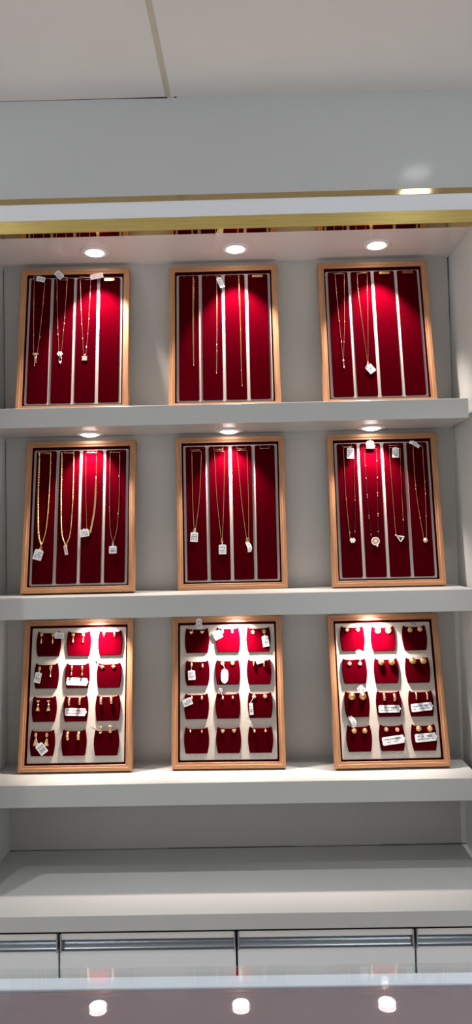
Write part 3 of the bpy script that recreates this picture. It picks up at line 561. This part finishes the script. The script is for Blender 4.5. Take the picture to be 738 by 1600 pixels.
# ------------------------------------------------------------------ tags
def tag_marks(mb, w, h, kind, z, rnd):
    def bar(x0, y0, x1, y1, mi): mb.add([(x0, y0, z), (x1, y0, z), (x1, y1, z), (x0, y1, z)], [(0, 1, 2, 3)], mi)
    if kind in ('barcode',):
        x = -w * 0.30
        while x < w * 0.34:
            b = w * rnd.choice((0.03, 0.05, 0.07)); bar(x, -h * 0.30, x + b, h * 0.02, 1); x += b + w * rnd.choice((0.03, 0.05))
        rows = (0.20,)
    elif kind == 'emblem':
        for k in range(12):
            a0, a1 = 2 * PI * k / 12, 2 * PI * (k + 0.7) / 12; r0, r1 = w * 0.2, w * 0.27
            mb.add([(r0 * math.cos(a0), r0 * math.sin(a0), z), (r1 * math.cos(a0), r1 * math.sin(a0), z), (r1 * math.cos(a1), r1 * math.sin(a1), z), (r0 * math.cos(a1), r0 * math.sin(a1), z)], [(0, 1, 2, 3)], 1)
        bar(-w * 0.1, -h * 0.05, w * 0.1, h * 0.05, 1); bar(-w * 0.44, h * 0.30, -w * 0.20, h * 0.44, 1); return
    else: rows = (0.24, 0.06, -0.12, -0.28) if h > w * 0.6 else (0.18, -0.16)
    for q in rows:
        x = -w * 0.38
        while x < w * 0.36:
            b = w * rnd.uniform(0.03, 0.12)
            if rnd.random() < 0.72: bar(x, (q - 0.045) * h, min(x + b, w * 0.4), (q + 0.045) * h * (1 if h < w else 1), 1)
            x += b + w * 0.025

def make_tag(c, w, h, rot, kind, parent, tie=None, off=(0, 0, 0), base=0.003):
    """Paper tag lying on the pad: body, narrow neck toward its thread, small print; curled kinds are bent."""
    rnd = random.Random(int(c[0] * 977 + c[1] * 131 + rot * 7))
    paper = {'pink': 'pink_paper', 'grey': 'grey_paper'}.get(kind, 'paper')
    mb = MB()
    wide = w > h * 1.25
    if kind == 'curl' or min(w, h) < 0.006:
        n = 12; vs = []; long_ = max(w, h); short = min(w, h) * 0.5
        for k in range(n + 1):
            t_ = k / n - 0.5; cz = 0.0016 * math.sin(k / n * PI * 1.6); sx = short * 0.4 * math.sin(k / n * PI * 1.3)
            for s in (-1, 1):
                p = (sx + s * short * (0.75 + 0.25 * math.sin(k / n * PI)), t_ * long_)
                vs.append(((p[0], p[1], cz + 0.0012 * s) if h >= w else (p[1], p[0], cz + 0.0012 * s)))
        fs = [(2 * k, 2 * k + 1, 2 * k + 3, 2 * k + 2) for k in range(n)]
        mb.add(vs, fs, 0, True)
        for k in (4, 6, 8):
            a, b, c_, d = [Vector(vs[j]) for j in (2 * k, 2 * k + 1, 2 * k + 3, 2 * k + 2)]
            q = [a.lerp(b, 0.25), a.lerp(b, 0.75), d.lerp(c_, 0.75).lerp(a.lerp(b, 0.75), 0.5), d.lerp(c_, 0.25).lerp(a.lerp(b, 0.25), 0.5)]
            mb.add([p + Vector((0, 0, 0.0003)) for p in q], [(0, 1, 2, 3)], 1)
    elif kind == 'ovaltag':
        P = [(w / 2 * math.cos(2 * PI * k / 24), h / 2 * (abs(math.sin(2 * PI * k / 24)) ** 0.7) * (1 if math.sin(2 * PI * k / 24) > 0 else -1)) for k in range(24)]
        mb.prism(P, 0, 0.0006, 0.0002)
        x0 = -w * 0.2
        for q in (-0.2, 0.0, 0.2): mb.add([(q * w - 0.0004, -h * 0.3, 0.0008), (q * w + 0.0004, -h * 0.28, 0.0008), (q * w + 0.0006, h * 0.2, 0.0008), (q * w - 0.0002, h * 0.25, 0.0008)], [(0, 1, 2, 3)], 1)
    else:
        c1 = min(w, h) * 0.12
        P = [(-w / 2 + c1 * .3, -h / 2), (w / 2 - c1 * .3, -h / 2), (w / 2, -h / 2 + c1 * .3), (w / 2, h / 2 - c1), (w / 2 - c1, h / 2)]
        if not wide: P += [(w * 0.10, h / 2), (w * 0.07, h / 2 + h * 0.10), (-w * 0.07, h / 2 + h * 0.10), (-w * 0.10, h / 2)]
        P += [(-w / 2 + c1, h / 2), (-w / 2, h / 2 - c1), (-w / 2, -h / 2 + c1 * .3)]
        mb.add([(x, y, 0.0) for x, y in P] + [(x, y, 0.0005) for x, y in P],
               [tuple(range(len(P) - 1, -1, -1)), tuple(range(len(P), 2 * len(P)))] + [(j, (j + 1) % len(P), len(P) + (j + 1) % len(P), len(P) + j) for j in range(len(P))])
        tag_marks(mb, w, h, kind, 0.0007, rnd)
    ink = 'red_ink' if kind == 'red' else ('blue_ink' if kind == 'blue' else 'ink')
    mats = [M[paper], M[ink]]
    m = Matrix.Translation(Vector((c[0], c[1], base)) - Vector(off)) @ Matrix.Rotation(math.radians(rot), 4, 'Z') @ Matrix.Rotation(math.radians(3), 4, 'X')
    o = mb.build('price_tag', mats, parent, m)
    o['label'] = {'pink': 'pinkish paper tag', 'grey': 'grey folded tag', 'ovaltag': 'oval white tag'}.get(kind, 'white paper tag with small print')
    if tie:
        top = Matrix.Rotation(math.radians(rot), 4, 'Z') @ Vector((0, h * 0.55 if not wide else 0, 0)) + Vector((c[0], c[1], base + 0.0006))
        if wide: top = Vector((c[0], c[1], base + 0.0006)) + (Matrix.Rotation(math.radians(rot), 4, 'Z') @ Vector((w * 0.46 if tie[0] > c[0] else -w * 0.46, 0, 0)))
        a = Vector((tie[0], tie[1], tie[2])); mid = (a + top) / 2 + Vector((0, 0, 0.0012))
        mb = MB(off); mb.tube(smooth_line([a, mid, top], 0.002), 0.00035, 5)
        mb.build('tag_thread', M['thread'], parent)
    return o

# ------------------------------------------------------------------ necklaces
def mm(p, w): return Vector((p[0] / 1000, p[1] / 1000, w))
def bead_radii(n, r, every):
    return [r * (0.40 + 0.60 * abs(math.sin(PI * k / every))) for k in range(n)]

def make_pendant(mb, kind, c, w, h, z):
    """c is the centre on the tray face; slot 0 metal, slot 1 stones."""
    x, y = c
    if kind == 'bow':
        for s in (-1, 1):
            mb.tube([(x, y + h * .32, z), (x + s * w * .28, y + h * .42, z), (x + s * w * .46, y + h * .30, z), (x + s * w * .26, y + h * .24, z), (x, y + h * .32, z)], 0.0009, 6)
        mb.ball((x, y + h * .32, z), (0.0022, 0.0022, 0.0016), mi=1)
        mb.tube([(x - w * .06, y + h * .32, z), (x - w * .10, y - h * .5, z)], 0.0009, 6); mb.tube([(x + w * .12, y + h * .30, z), (x + w * .14, y - h * .28, z)], 0.0009, 6)
        mb.ball((x - w * .10, y - h * .5, z), 0.0012, mi=1); mb.ball((x + w * .14, y - h * .28, z), 0.0012, mi=1)
    elif kind == 'cluster':
        cy = y + h * .28
        for k in range(6):
            a = 2 * PI * k / 6; mb.ball((x + w * .30 * math.cos(a), cy + w * .26 * math.sin(a), z), (0.0026, 0.0026, 0.0017), mi=1)
        mb.ball((x, cy, z + 0.0006), (0.0028, 0.0028, 0.002)); mb.tube([(x - w * .48, cy, z), (x + w * .48, cy, z)], 0.0011, 6)
        lp = [(x + w * .10 + 0.0030 * math.cos(2 * PI * k / 14), y - h * .22 + h * .24 * math.sin(2 * PI * k / 14), z) for k in range(14)]
        mb.tube(lp, 0.0008, 6, closed=True); mb.ball((x + w * .10, y - h * .42, z), (0.0028, 0.0036, 0.0018), mi=1)
    elif kind == 'square':
        P = rounded(x - w / 2, y - h / 2, x + w / 2, y + h / 2, 0.0012); mb.prism(P, z - 0.001, z + 0.0008, 0.0003)
        for q in (-1, 0, 1):
            for p in (-1, 0, 1): mb.ball((x + q * w * .26, y + p * h * .26, z + 0.0008), (0.0013, 0.0013, 0.0009), 8, 5, mi=1)
        mb.tube([(x + 0.0022 * math.cos(2 * PI * k / 10), y + h / 2 + 0.0018 + 0.0022 * math.sin(2 * PI * k / 10), z) for k in range(10)], 0.0006, 5, closed=True)
    elif kind == 'drops':
        mb.ball((x, y + h * .36, z), (0.0030, 0.0032, 0.002)); mb.tube([(x, y + h * .36, z), (x + 0.0006, y - h * .4, z)], 0.0004, 5)
        mb.ball((x + 0.0006, y - h * .34, z), (0.0026, 0.0034, 0.002)); mb.ball((x + 0.0004, y - h * .02, z), 0.0014)
    elif kind == 'bail':
        mb.tube([(x + w * .45 * math.cos(2 * PI * k / 12), y + h * .45 * math.sin(2 * PI * k / 12), z) for k in range(12)], 0.0009, 6, closed=True)
        mb.ball((x, y + h * .5, z), (0.0015, 0.0015, 0.0013))
    elif kind == 'gems':
        for dx, dy, r in ((0, 0, .26), (-.32, .05, .20), (.32, .05, .20), (-.18, -.26, .19), (.18, -.26, .19), (-.2, .30, .16), (.2, .30, .16)):
            mb.ball((x + dx * w, y + dy * h, z), (r * w, r * w, 0.0018), 8, 6, mi=1)
        mb.prism([(x + w * .46 * math.cos(2 * PI * k / 16), y + h * .40 * math.sin(2 * PI * k / 16)) for k in range(16)], z - 0.001, z - 0.0002)
    elif kind == 'disc':
        for rr, t_ in ((.47, 0.0011), (.30, 0.0009)):
            mb.tube([(x + w * rr * math.cos(2 * PI * k / 24), y + w * rr * math.sin(2 * PI * k / 24), z) for k in range(24)], t_, 6, mi=1 if rr > .4 else 0, closed=True)
        mb.ball((x, y, z), (w * .15, w * .15, 0.0016), mi=1); mb.prism([(x + w * .45 * math.cos(2 * PI * k / 20), y + w * .45 * math.sin(2 * PI * k / 20)) for k in range(20)], z - 0.001, z - 0.0005)
        mb.ball((x + w * .2, y - w * .62, z), (0.0021, 0.0021, 0.0016), mi=1)
    elif kind == 'triangle':
        P = [(x - w * .38, y + h * .34), (x + w * .46, y + h * .18), (x + w * .06, y - h * .46)]
        mb.tube([Vector((*a, z)).lerp(Vector((*b, z)), q / 4) for a, b in zip(P, P[1:] + P[:1]) for q in range(4)], 0.0013, 6, mi=1, closed=True)
        mb.tube([(x - w * .28, y + h * .10, z * 0 + z), (x + w * .28, y + h * .02, z)], 0.0009, 6)
        mb.tube([(x - w * .52, y + h * .48, z), P[0] + (z,)], 0.0014, 6, mi=1)
    elif kind == 'solitaire':
        mb.lathe([(w * .48, z - 0.001), (w * .5, z), (w * .40, z + 0.0008), (w * .36, z + 0.0004)], (x, y, 0), 20)
        mb.ball((x, y, z), (w * .36, w * .36, 0.0022), 10, 6, mi=1)

for nd in NECKLACES:
    i = nd['tray']; st = nd['style']; z = PAD + 0.0012
    l = [mm(p, z) for p in nd['l']]; r = [mm(p, z) for p in nd['r']]
    hang = (l[0] + r[0]) / 2
    l[0].z = r[0].z = 0.0010 + 0.001
    off = Vector((hang.x, hang.y, 0))
    root = empty('necklace', TM[i] @ Matrix.Translation(off), nd['label'], 'necklace', 'necklaces hanging in the velvet trays')
    mb = MB(off); mats = [M['gold']]
    for p in (l, r):                                   # keep the strand on the velvet just below its hook
        p.insert(1, p[0].lerp(p[1], 0.10)); p[1].z = z
    straight = (l[0] - r[0]).length < 0.006
    if not straight:                                   # chain passing over the hook bar
        mb.tube(smooth_line([l[0], (l[0] + r[0]) / 2 + Vector((0, 0.0012, 0.0004)), r[0]], 0.003), 0.0005, 6)
    def strand(pts, rad, style):
        line = smooth_line(pts, 0.0014 if style in ('bead',) else 0.006)
        if style == 'bead':
            line = smooth_line(pts, 0.0011); n = len(line); mb.tube(line, bead_radii(n, rad, 5 if rad > 0.0015 else 3), 7)
        elif style == 'flat': mb.tube(line, [rad * min(1, 0.45 + k / 12) for k in range(len(line))], 8, flat=0.35)
        else: mb.tube(line, rad, 6)
    if st == 'rose': mats = [M['rose']]; strand(l, 0.00046, ''); strand(r, 0.00046, '')
    elif st == 'gold': strand(l, 0.00052, ''); strand(r, 0.00052, '')
    elif st == 'heavyL': strand(l, 0.0030, 'bead'); strand(r, 0.0016, 'bead')
    elif st == 'heavy': strand(l, 0.0023, 'bead'); strand(r, 0.0019, 'bead')
    elif st == 'flat': strand(l, 0.0015, 'flat'); strand(r[:3], 0.0006, ''); strand(r[2:], 0.0026, 'flat')
    elif st == 'dark': mats = [M['rose']]; strand(l, 0.0006, 'bead'); strand(r, 0.0006, 'bead')
    elif st == 'black': mats = [M['black_bead']]; strand(l, 0.0007, 'bead'); strand(r, 0.0007, 'bead')
    elif st == 'mixed':
        strand(l, 0.00050, ''); strand(r[:3], 0.0005, ''); 
        mb.build('chain', mats, root); mb = MB(off); mats = [M['black_bead']]
        strand(r[2:], 0.0008, 'bead'); strand([r[0], r[1], r[2]][1:3], 0.0003, '')
    mb.build('bead_strand' if st == 'mixed' else 'chain', mats, root)
    bm_ = M['rose'] if st in ('rose', 'dark') else M['gold']
    for b in nd['beads']:
        mb = MB(off); rr = 0.00135 if st != 'black' else 0.0013
        mb.ball((b[0] / 1000, b[1] / 1000, z), (rr, rr * 1.5, rr), 8, 6); mb.build('bead', bm_, root)
    if nd.get('pend'):
        k, x, y, w, h = nd['pend']; mb = MB(off)
        make_pendant(mb, k, (x / 1000, y / 1000), w / 1000, h / 1000, PAD + 0.0016)
        mb.build('bail' if k == 'bail' else 'pendant', [M['gold'] if st in ('gold', 'heavy', 'heavyL', 'flat') else M['rose'], M['stone']], root)
    if nd.get('tag'):
        x, y, w, h, rot, kind = nd['tag']
        top = y / 1000 > TRAYS[i][4] - 0.06
        tie = (hang.x, hang.y - 0.001, 0.0030) if top else ((nd['pend'][1] / 1000, nd['pend'][2] / 1000, PAD + 0.002) if nd.get('pend') else None)
        make_tag((x / 1000, y / 1000), w / 1000, h / 1000, rot, kind, root, tie, off, 0.0042 if top else PAD + 0.0030)

# ------------------------------------------------------------------ earrings
def earring_meshes(typ, w, h):
    """Returns [(part name or None for the main body, mesh, materials)], centred on the ear post, lying on the pad (z up)."""
    out = []; B = MB(); mats = [M['gold'], M['stone'], M['gold_matt']]; r = w / 2; z = 0.0012
    def petals(mb, n, rr, pr, cx=0, cy=0, mi=0, zz=z):
        for k in range(n):
            a = 2 * PI * k / n + PI / 2; mb.ball((cx + rr * math.cos(a), cy + rr * math.sin(a), zz), (pr, pr, pr * 0.7), 8, 5, mi)
    D = None; dn = 'drop'
    if typ == 'belldrop':
        petals(B, 5, r * .55, r * .42); B.ball((0, 0, z + .0008), (r * .4, r * .4, .0016), 8, 5)
        D = MB(); D.tube([(0, -r * .8, z), (0, -h * .45, z)], 0.0006, 6)
        D.tube([(0, -h * .38, z), (0, -h * .46, z), (0, -h * .62, z), (0, -h * .72, z), (0, -h * .80, z)], [0.0012, r * .34, r * .36, r * .55, r * .62], 10); D.ball((0, -h * .84, z), (r * .3, r * .22, .0012), 8, 5, 1)
    elif typ == 'bardrop':
        B.ball((0, 0, z), (r * .7, h * .30, 0.0026), 10, 7, 2)
        D = MB(); D.tube([(0, -h * .3, z), (0, -h * .52, z)], 0.0007, 6); D.tube([(0, -h * .5, z), (0, -h * .58, z), (0, -h * .74, z), (0, -h * .84, z)], [0.0012, r * .7, r * .45, r * .95], 10)
    elif typ == 'ovaldrop':
        B.tube([(r * .6 * math.cos(2 * PI * k / 14), h * .2 * math.sin(2 * PI * k / 14), z) for k in range(14)], 0.0010, 6, closed=True); B.ball((0, 0, z), (r * .35, h * .13, .0014), 8, 5, 2)
        D = MB(); D.tube([(0, -h * .2, z), (0, -h * .42, z)], 0.0007, 6)
        D.tube([(0, -h * .40, z), (0, -h * .55, z), (0, -h * .72, z), (0, -h * .86, z), (0, -h * .92, z)], [0.0006, r * .28, r * .58, r * .62, r * .2], 10); D.ball((0, -h * .80, z + .0012), (r * .45, r * .5, .0025), 8, 5, 1)
    elif typ == 'pearstud':
        B.tube([(0, h * .45, z), (0, h * .25, z), (0, -h * .05, z), (0, -h * .35, z), (0, -h * .48, z)], [r * .5, r * .85, r * .8, r * .45, r * .15], 10, flat=.5); B.ball((0, h * .12, z + .0016), (r * .5, r * .55, .002), 8, 5, 1)
    elif typ == 'clover':
        petals(B, 4, r * .55, r * .42, mi=2); B.ball((0, 0, z + .001), (r * .32, r * .32, .0016), 8, 5, 1)
    elif typ == 'tierdrop':
        B.prism([(-r * .85, r * .55), (r * .85, r * .55), (r * .35, -r * .4), (-r * .35, -r * .4)][::-1], z - .001, z + .001, .0003, 2)
        D = MB(); D.ball((0, -h * .30, z), (r * .55, r * .55, .002), 10, 6, 2); D.ball((0, -h * .30, z + .0015), (r * .28, r * .28, .001), 8, 5, 1)
        D.tube([(0, -r * .3, z), (0, -h * .5, z)], 0.0006, 6)
        D.prism([(-r * .9, -h * .82), (r * .9, -h * .82), (r * .4, -h * .48), (-r * .4, -h * .48)], z - .001, z + .001, .0003, 2); D.ball((0, -h * .70, z + .001), (r * .3, r * .3, .001), 8, 5, 1)
    elif typ == 'tridrop':
        B.tube([(r * .55 * math.cos(2 * PI * k / 12), h * .17 * math.sin(2 * PI * k / 12), z) for k in range(12)], 0.0010, 6, closed=True); B.ball((0, 0, z), (r * .35, h * .12, .0014), 8, 5, 2)
        D = MB(); D.tube([(0, -h * .16, z), (0, -h * .34, z)], 0.0006, 6)
        tri = [(-r * 1.15, -h * .86), (r * 1.15, -h * .86), (r * .25, -h * .34), (-r * .25, -h * .34)]
        D.prism(tri, z - .001, z + .0006, .0003, 2)
        D.tube([(p[0], p[1], z + .0004) for p in tri], .0009, 6, closed=True); D.ball((0, -h * .72, z + .001), (r * .4, r * .4, .001), 8, 5, 1)
    elif typ == 'hoop':
        n = 14; cz = .001
        pts = [(0, h * .5 * math.cos(PI * k / n), cz + h * .34 * math.sin(PI * k / n)) for k in range(n + 1)]
        vs = []; fs = []
        for p in pts:
            for s, g in ((-1, .0), (-.5, .0009), (.5, .0009), (1, 0)): vs.append((s * r * .8, p[1] + g * p[1] / (h * .5), p[2] + g))
            vs.append((r * .8, p[1] * .86, p[2] * .86)); vs.append((-r * .8, p[1] * .86, p[2] * .86))
        for k in range(n):
            for j in range(6): fs.append((k * 6 + j, k * 6 + (j + 1) % 6, (k + 1) * 6 + (j + 1) % 6, (k + 1) * 6 + j))
        B.add(vs, fs, 0, True)
        for k in (4, 6, 8, 10):
            p = pts[k]; B.ball((0, p[1], p[2] + .0006), (r * .35, .0010, .0010), 6, 4, 1)
    elif typ == 'curl':
        c = [(-r * .6, h * .40), (r * .2, h * .46), (r * .8, h * .36), (r * .2, h * .12), (-r * .2, -h * .06), (r * .55, -h * .14), (r * .6, -h * .40), (0, -h * .48), (-r * .55, -h * .32), (-r * .35, -h * .10)]
        B.tube(smooth_line([(a, b, z + .0006) for a, b in c], .0016), 0.0012, 6); B.ball((-r * .6, h * .40, z + .0006), (.0020, .0020, .0016), 8, 5)
    elif typ == 'heart':
        P = []
        for k in range(20):
            a = 2 * PI * k / 20; P.append((r * .92 * math.sin(a) ** 3, h * .46 * (13 * math.cos(a) - 5 * math.cos(2 * a) - 2 * math.cos(3 * a) - math.cos(4 * a)) / 16))
        B.prism(P[::-1], 0.0002, 0.0030, .0012, 2); B.ball((0, h * .08, .003), (r * .25, r * .25, .0009), 8, 5, 1)
    elif typ == 'bar':
        B.prism(rounded(-r * .75, -h / 2, r * .75, h / 2, r * .5), 0.0002, 0.0028, .0010); B.ball((0, 0, .0028), (r * .4, h * .34, .0010), 8, 6, 1)
    elif typ == 'flower':
        petals(B, 5, r * .62, r * .40, mi=2); D = MB(); dn = 'stone'; D.ball((0, 0, z + .001), (r * .38, r * .38, .0018), 8, 5, 3)
    elif typ == 'oval':
        B.ball((0, -h * .05, z), (r * .72, h * .38, .0022), 10, 7, 2); B.ball((0, h * .34, z), (r * .42, h * .14, .0015), 8, 5); B.ball((0, -h * .08, z + .0014), (r * .36, h * .20, .0012), 8, 5, 4)
    elif typ == 'disc':
        B.lathe([(r, 0.0), (r, z), (r * .82, z + .0008), (r * .70, z + .0002), (0.00005, z + .0004)], n=18); petals(B, 8, r * .52, r * .17, mi=4, zz=z + .0006); B.ball((0, 0, z + .0004), (r * .3, r * .3, .0014), 8, 5, 4)
    elif typ == 'ball':
        B.ball((0, 0, r * .7), r * .9, 12, 8); B.tube([(0, 0, r), (0, h * .62, r * .5)], 0.0007, 6)
    elif typ == 'diamond':
        B.prism([(0, -r), (r, 0), (0, r), (-r, 0)], 0.0002, 0.0026, .0008, 2); B.prism([(0, -r * .5), (r * .5, 0), (0, r * .5), (-r * .5, 0)], .0026, .0036, .0006, 1)
    elif typ == 'flowerdisc':
        B.lathe([(r * .9, 0.0), (r * .95, z), (r * .6, z + .0016), (0.00005, z + .0022)], n=20, mi=2); petals(B, 10, r * .80, r * .22, zz=z + .0006); petals(B, 6, r * .38, r * .20, mi=0, zz=z + .002); B.ball((0, 0, z + .0026), (r * .2, r * .2, .0012), 8, 5, 1)
    elif typ == 'flowerball':
        B.ball((0, 0, r * .55), (r, r, r * .75), 14, 9, 2)
        for q, rr, zz in ((8, .62, 1.05), (11, .88, .75)):
            petals(B, q, r * rr, r * .17, mi=0, zz=r * zz)
        B.ball((0, 0, r * 1.28), r * .17, 8, 5, 0)
    elif typ == 'dome':
        B.lathe([(r, 0.0), (r, .0012), (r * .86, .0032), (r * .5, .0056), (r * .2, .0068), (0.00005, .0074)], n=24); B.tube([(r * .98 * math.cos(2 * PI * k / 24), r * .98 * math.sin(2 * PI * k / 24), .0012) for k in range(24)], .0007, 6, mi=2, closed=True)
    ms = [M['gold'], M['stone'], M['gold_matt'], M['dark_stone'], M['pink_stone']]
    if typ == 'bar': ms[1] = M['pearl']
    if typ == 'ovaldrop': ms[1] = M['pearl']
    out.append(('body', B.mesh(typ, ms)))
    if D: out.append((dn, D.mesh(dn, ms)))
    P = MB(); P.tube([(0, 0, -0.0002), (0, 0, 0.0012)], 0.0006, 6); out.append(('post', P.mesh('post', ms)))
    return out
kind_name = {'belldrop': 'drop_earring', 'bardrop': 'drop_earring', 'ovaldrop': 'drop_earring', 'tierdrop': 'drop_earring', 'tridrop': 'drop_earring', 'hoop': 'hoop_earring', 'curl': 'wire_earring'}
ecache = {}
for d in EARRINGS:
    key = (d['typ'], d['w'], d['h'])
    if key not in ecache: ecache[key] = earring_meshes(d['typ'], d['w'] / 1000, d['h'] / 1000)
    parts = ecache[key]
    base = Vector((d['p'][0] / 1000, d['p'][1] / 1000, -0.0028))
    rot = random.uniform(-0.12, 0.12)
    root = empty(kind_name.get(d['typ'], 'stud_earring'), TM[d['tray']] @ Matrix.Translation(base) @ Matrix.Rotation(rot * .4, 4, 'Z'), d['label'], 'earring', d['group'])
    root.empty_display_size = 0.005
    for nm, me in parts: link(nm, me, root)
    if 'tag' in d:
        x, y, w, h, r_, kind = d['tag']
        make_tag((x / 1000 - base.x, y / 1000 - base.y), w / 1000, h / 1000, r_, kind, root, (0, 0, 0.0022), (0, 0, 0), 0.0024)

for d in PRICE_LABELS:
    w, h = d['w'] / 1000, d['h'] / 1000; rnd = random.Random(int(d['w'] * 100 + d['p'][0]))
    mb = MB(); c1 = h * .12
    P = [(-w / 2, -h / 2 + c1), (-w / 2 + c1, -h / 2), (w / 2 - c1, -h / 2), (w / 2, -h / 2 + c1), (w / 2, -h * .16), (w / 2 + h * .14, -h * .12), (w / 2 + h * .14, h * .12), (w / 2, h * .16), (w / 2, h / 2 - c1), (w / 2 - c1, h / 2), (-w / 2 + c1, h / 2), (-w / 2, h / 2 - c1)]
    mb.add([(x, y, 0.0) for x, y in P] + [(x, y, 0.0005) for x, y in P],
           [tuple(range(len(P) - 1, -1, -1)), tuple(range(len(P), 2 * len(P)))] + [(j, (j + 1) % len(P), len(P) + (j + 1) % len(P), len(P) + j) for j in range(len(P))])
    tag_marks(mb, w, h, 'line', 0.0007, rnd)
    x = w * .12
    while x < w * .30:                                  # small dark code block on the right half
        b = w * rnd.choice((.012, .02)); mb.add([(x, -h * .02, .0007), (x + b, -h * .02, .0007), (x + b, h * .30, .0007), (x, h * .30, .0007)], [(0, 1, 2, 3)], 1); x += b + w * .012
    ink = {'red': 'red_ink', 'blue': 'blue_ink'}.get(d['kind'], 'ink')
    o = mb.build('price_label', [M['paper'], M[ink]], None, TM[d['tray']] @ Matrix.Translation((d['p'][0] / 1000, d['p'][1] / 1000, -0.0027)) @ Matrix.Rotation(math.radians(d['rot']), 4, 'Z'))
    tag(o, d['label'], 'price label', 'price labels lying on the earring pads')

# ------------------------------------------------------------------ world and camera
wd = bpy.data.worlds.new('room_light'); scene.world = wd; wd.use_nodes = True
bg = wd.node_tree.nodes['Background']; bg.inputs['Color'].default_value = (*WORLD_COL, 1); bg.inputs['Strength'].default_value = WORLD_E
f, pitch, yaw, roll = 1150.0, 0.0331, -0.0122, -0.0210
fw = Vector((math.sin(yaw) * math.cos(pitch), math.cos(yaw) * math.cos(pitch), math.sin(pitch)))
r0 = Vector((math.cos(yaw), -math.sin(yaw), 0)); u0 = r0.cross(fw)
rt = r0 * math.cos(roll) + u0 * math.sin(roll); up = u0 * math.cos(roll) - r0 * math.sin(roll)
cm = Matrix((rt, up, -fw)).transposed().to_4x4(); cm.translation = (0, -1.75, 0)
cd = bpy.data.cameras.new('camera'); cam = bpy.data.objects.new('camera', cd); COL.objects.link(cam)
cd.sensor_fit = 'VERTICAL'; cd.sensor_height = 24.0; cd.lens = 24.0 * f / 1600.0; cd.clip_start = 0.01
cam.matrix_world = cm; scene.camera = cam
scene.view_settings.view_transform = 'Standard'; scene.view_settings.look = 'None'
scene.view_settings.exposure = 0.0; scene.view_settings.gamma = 1.0
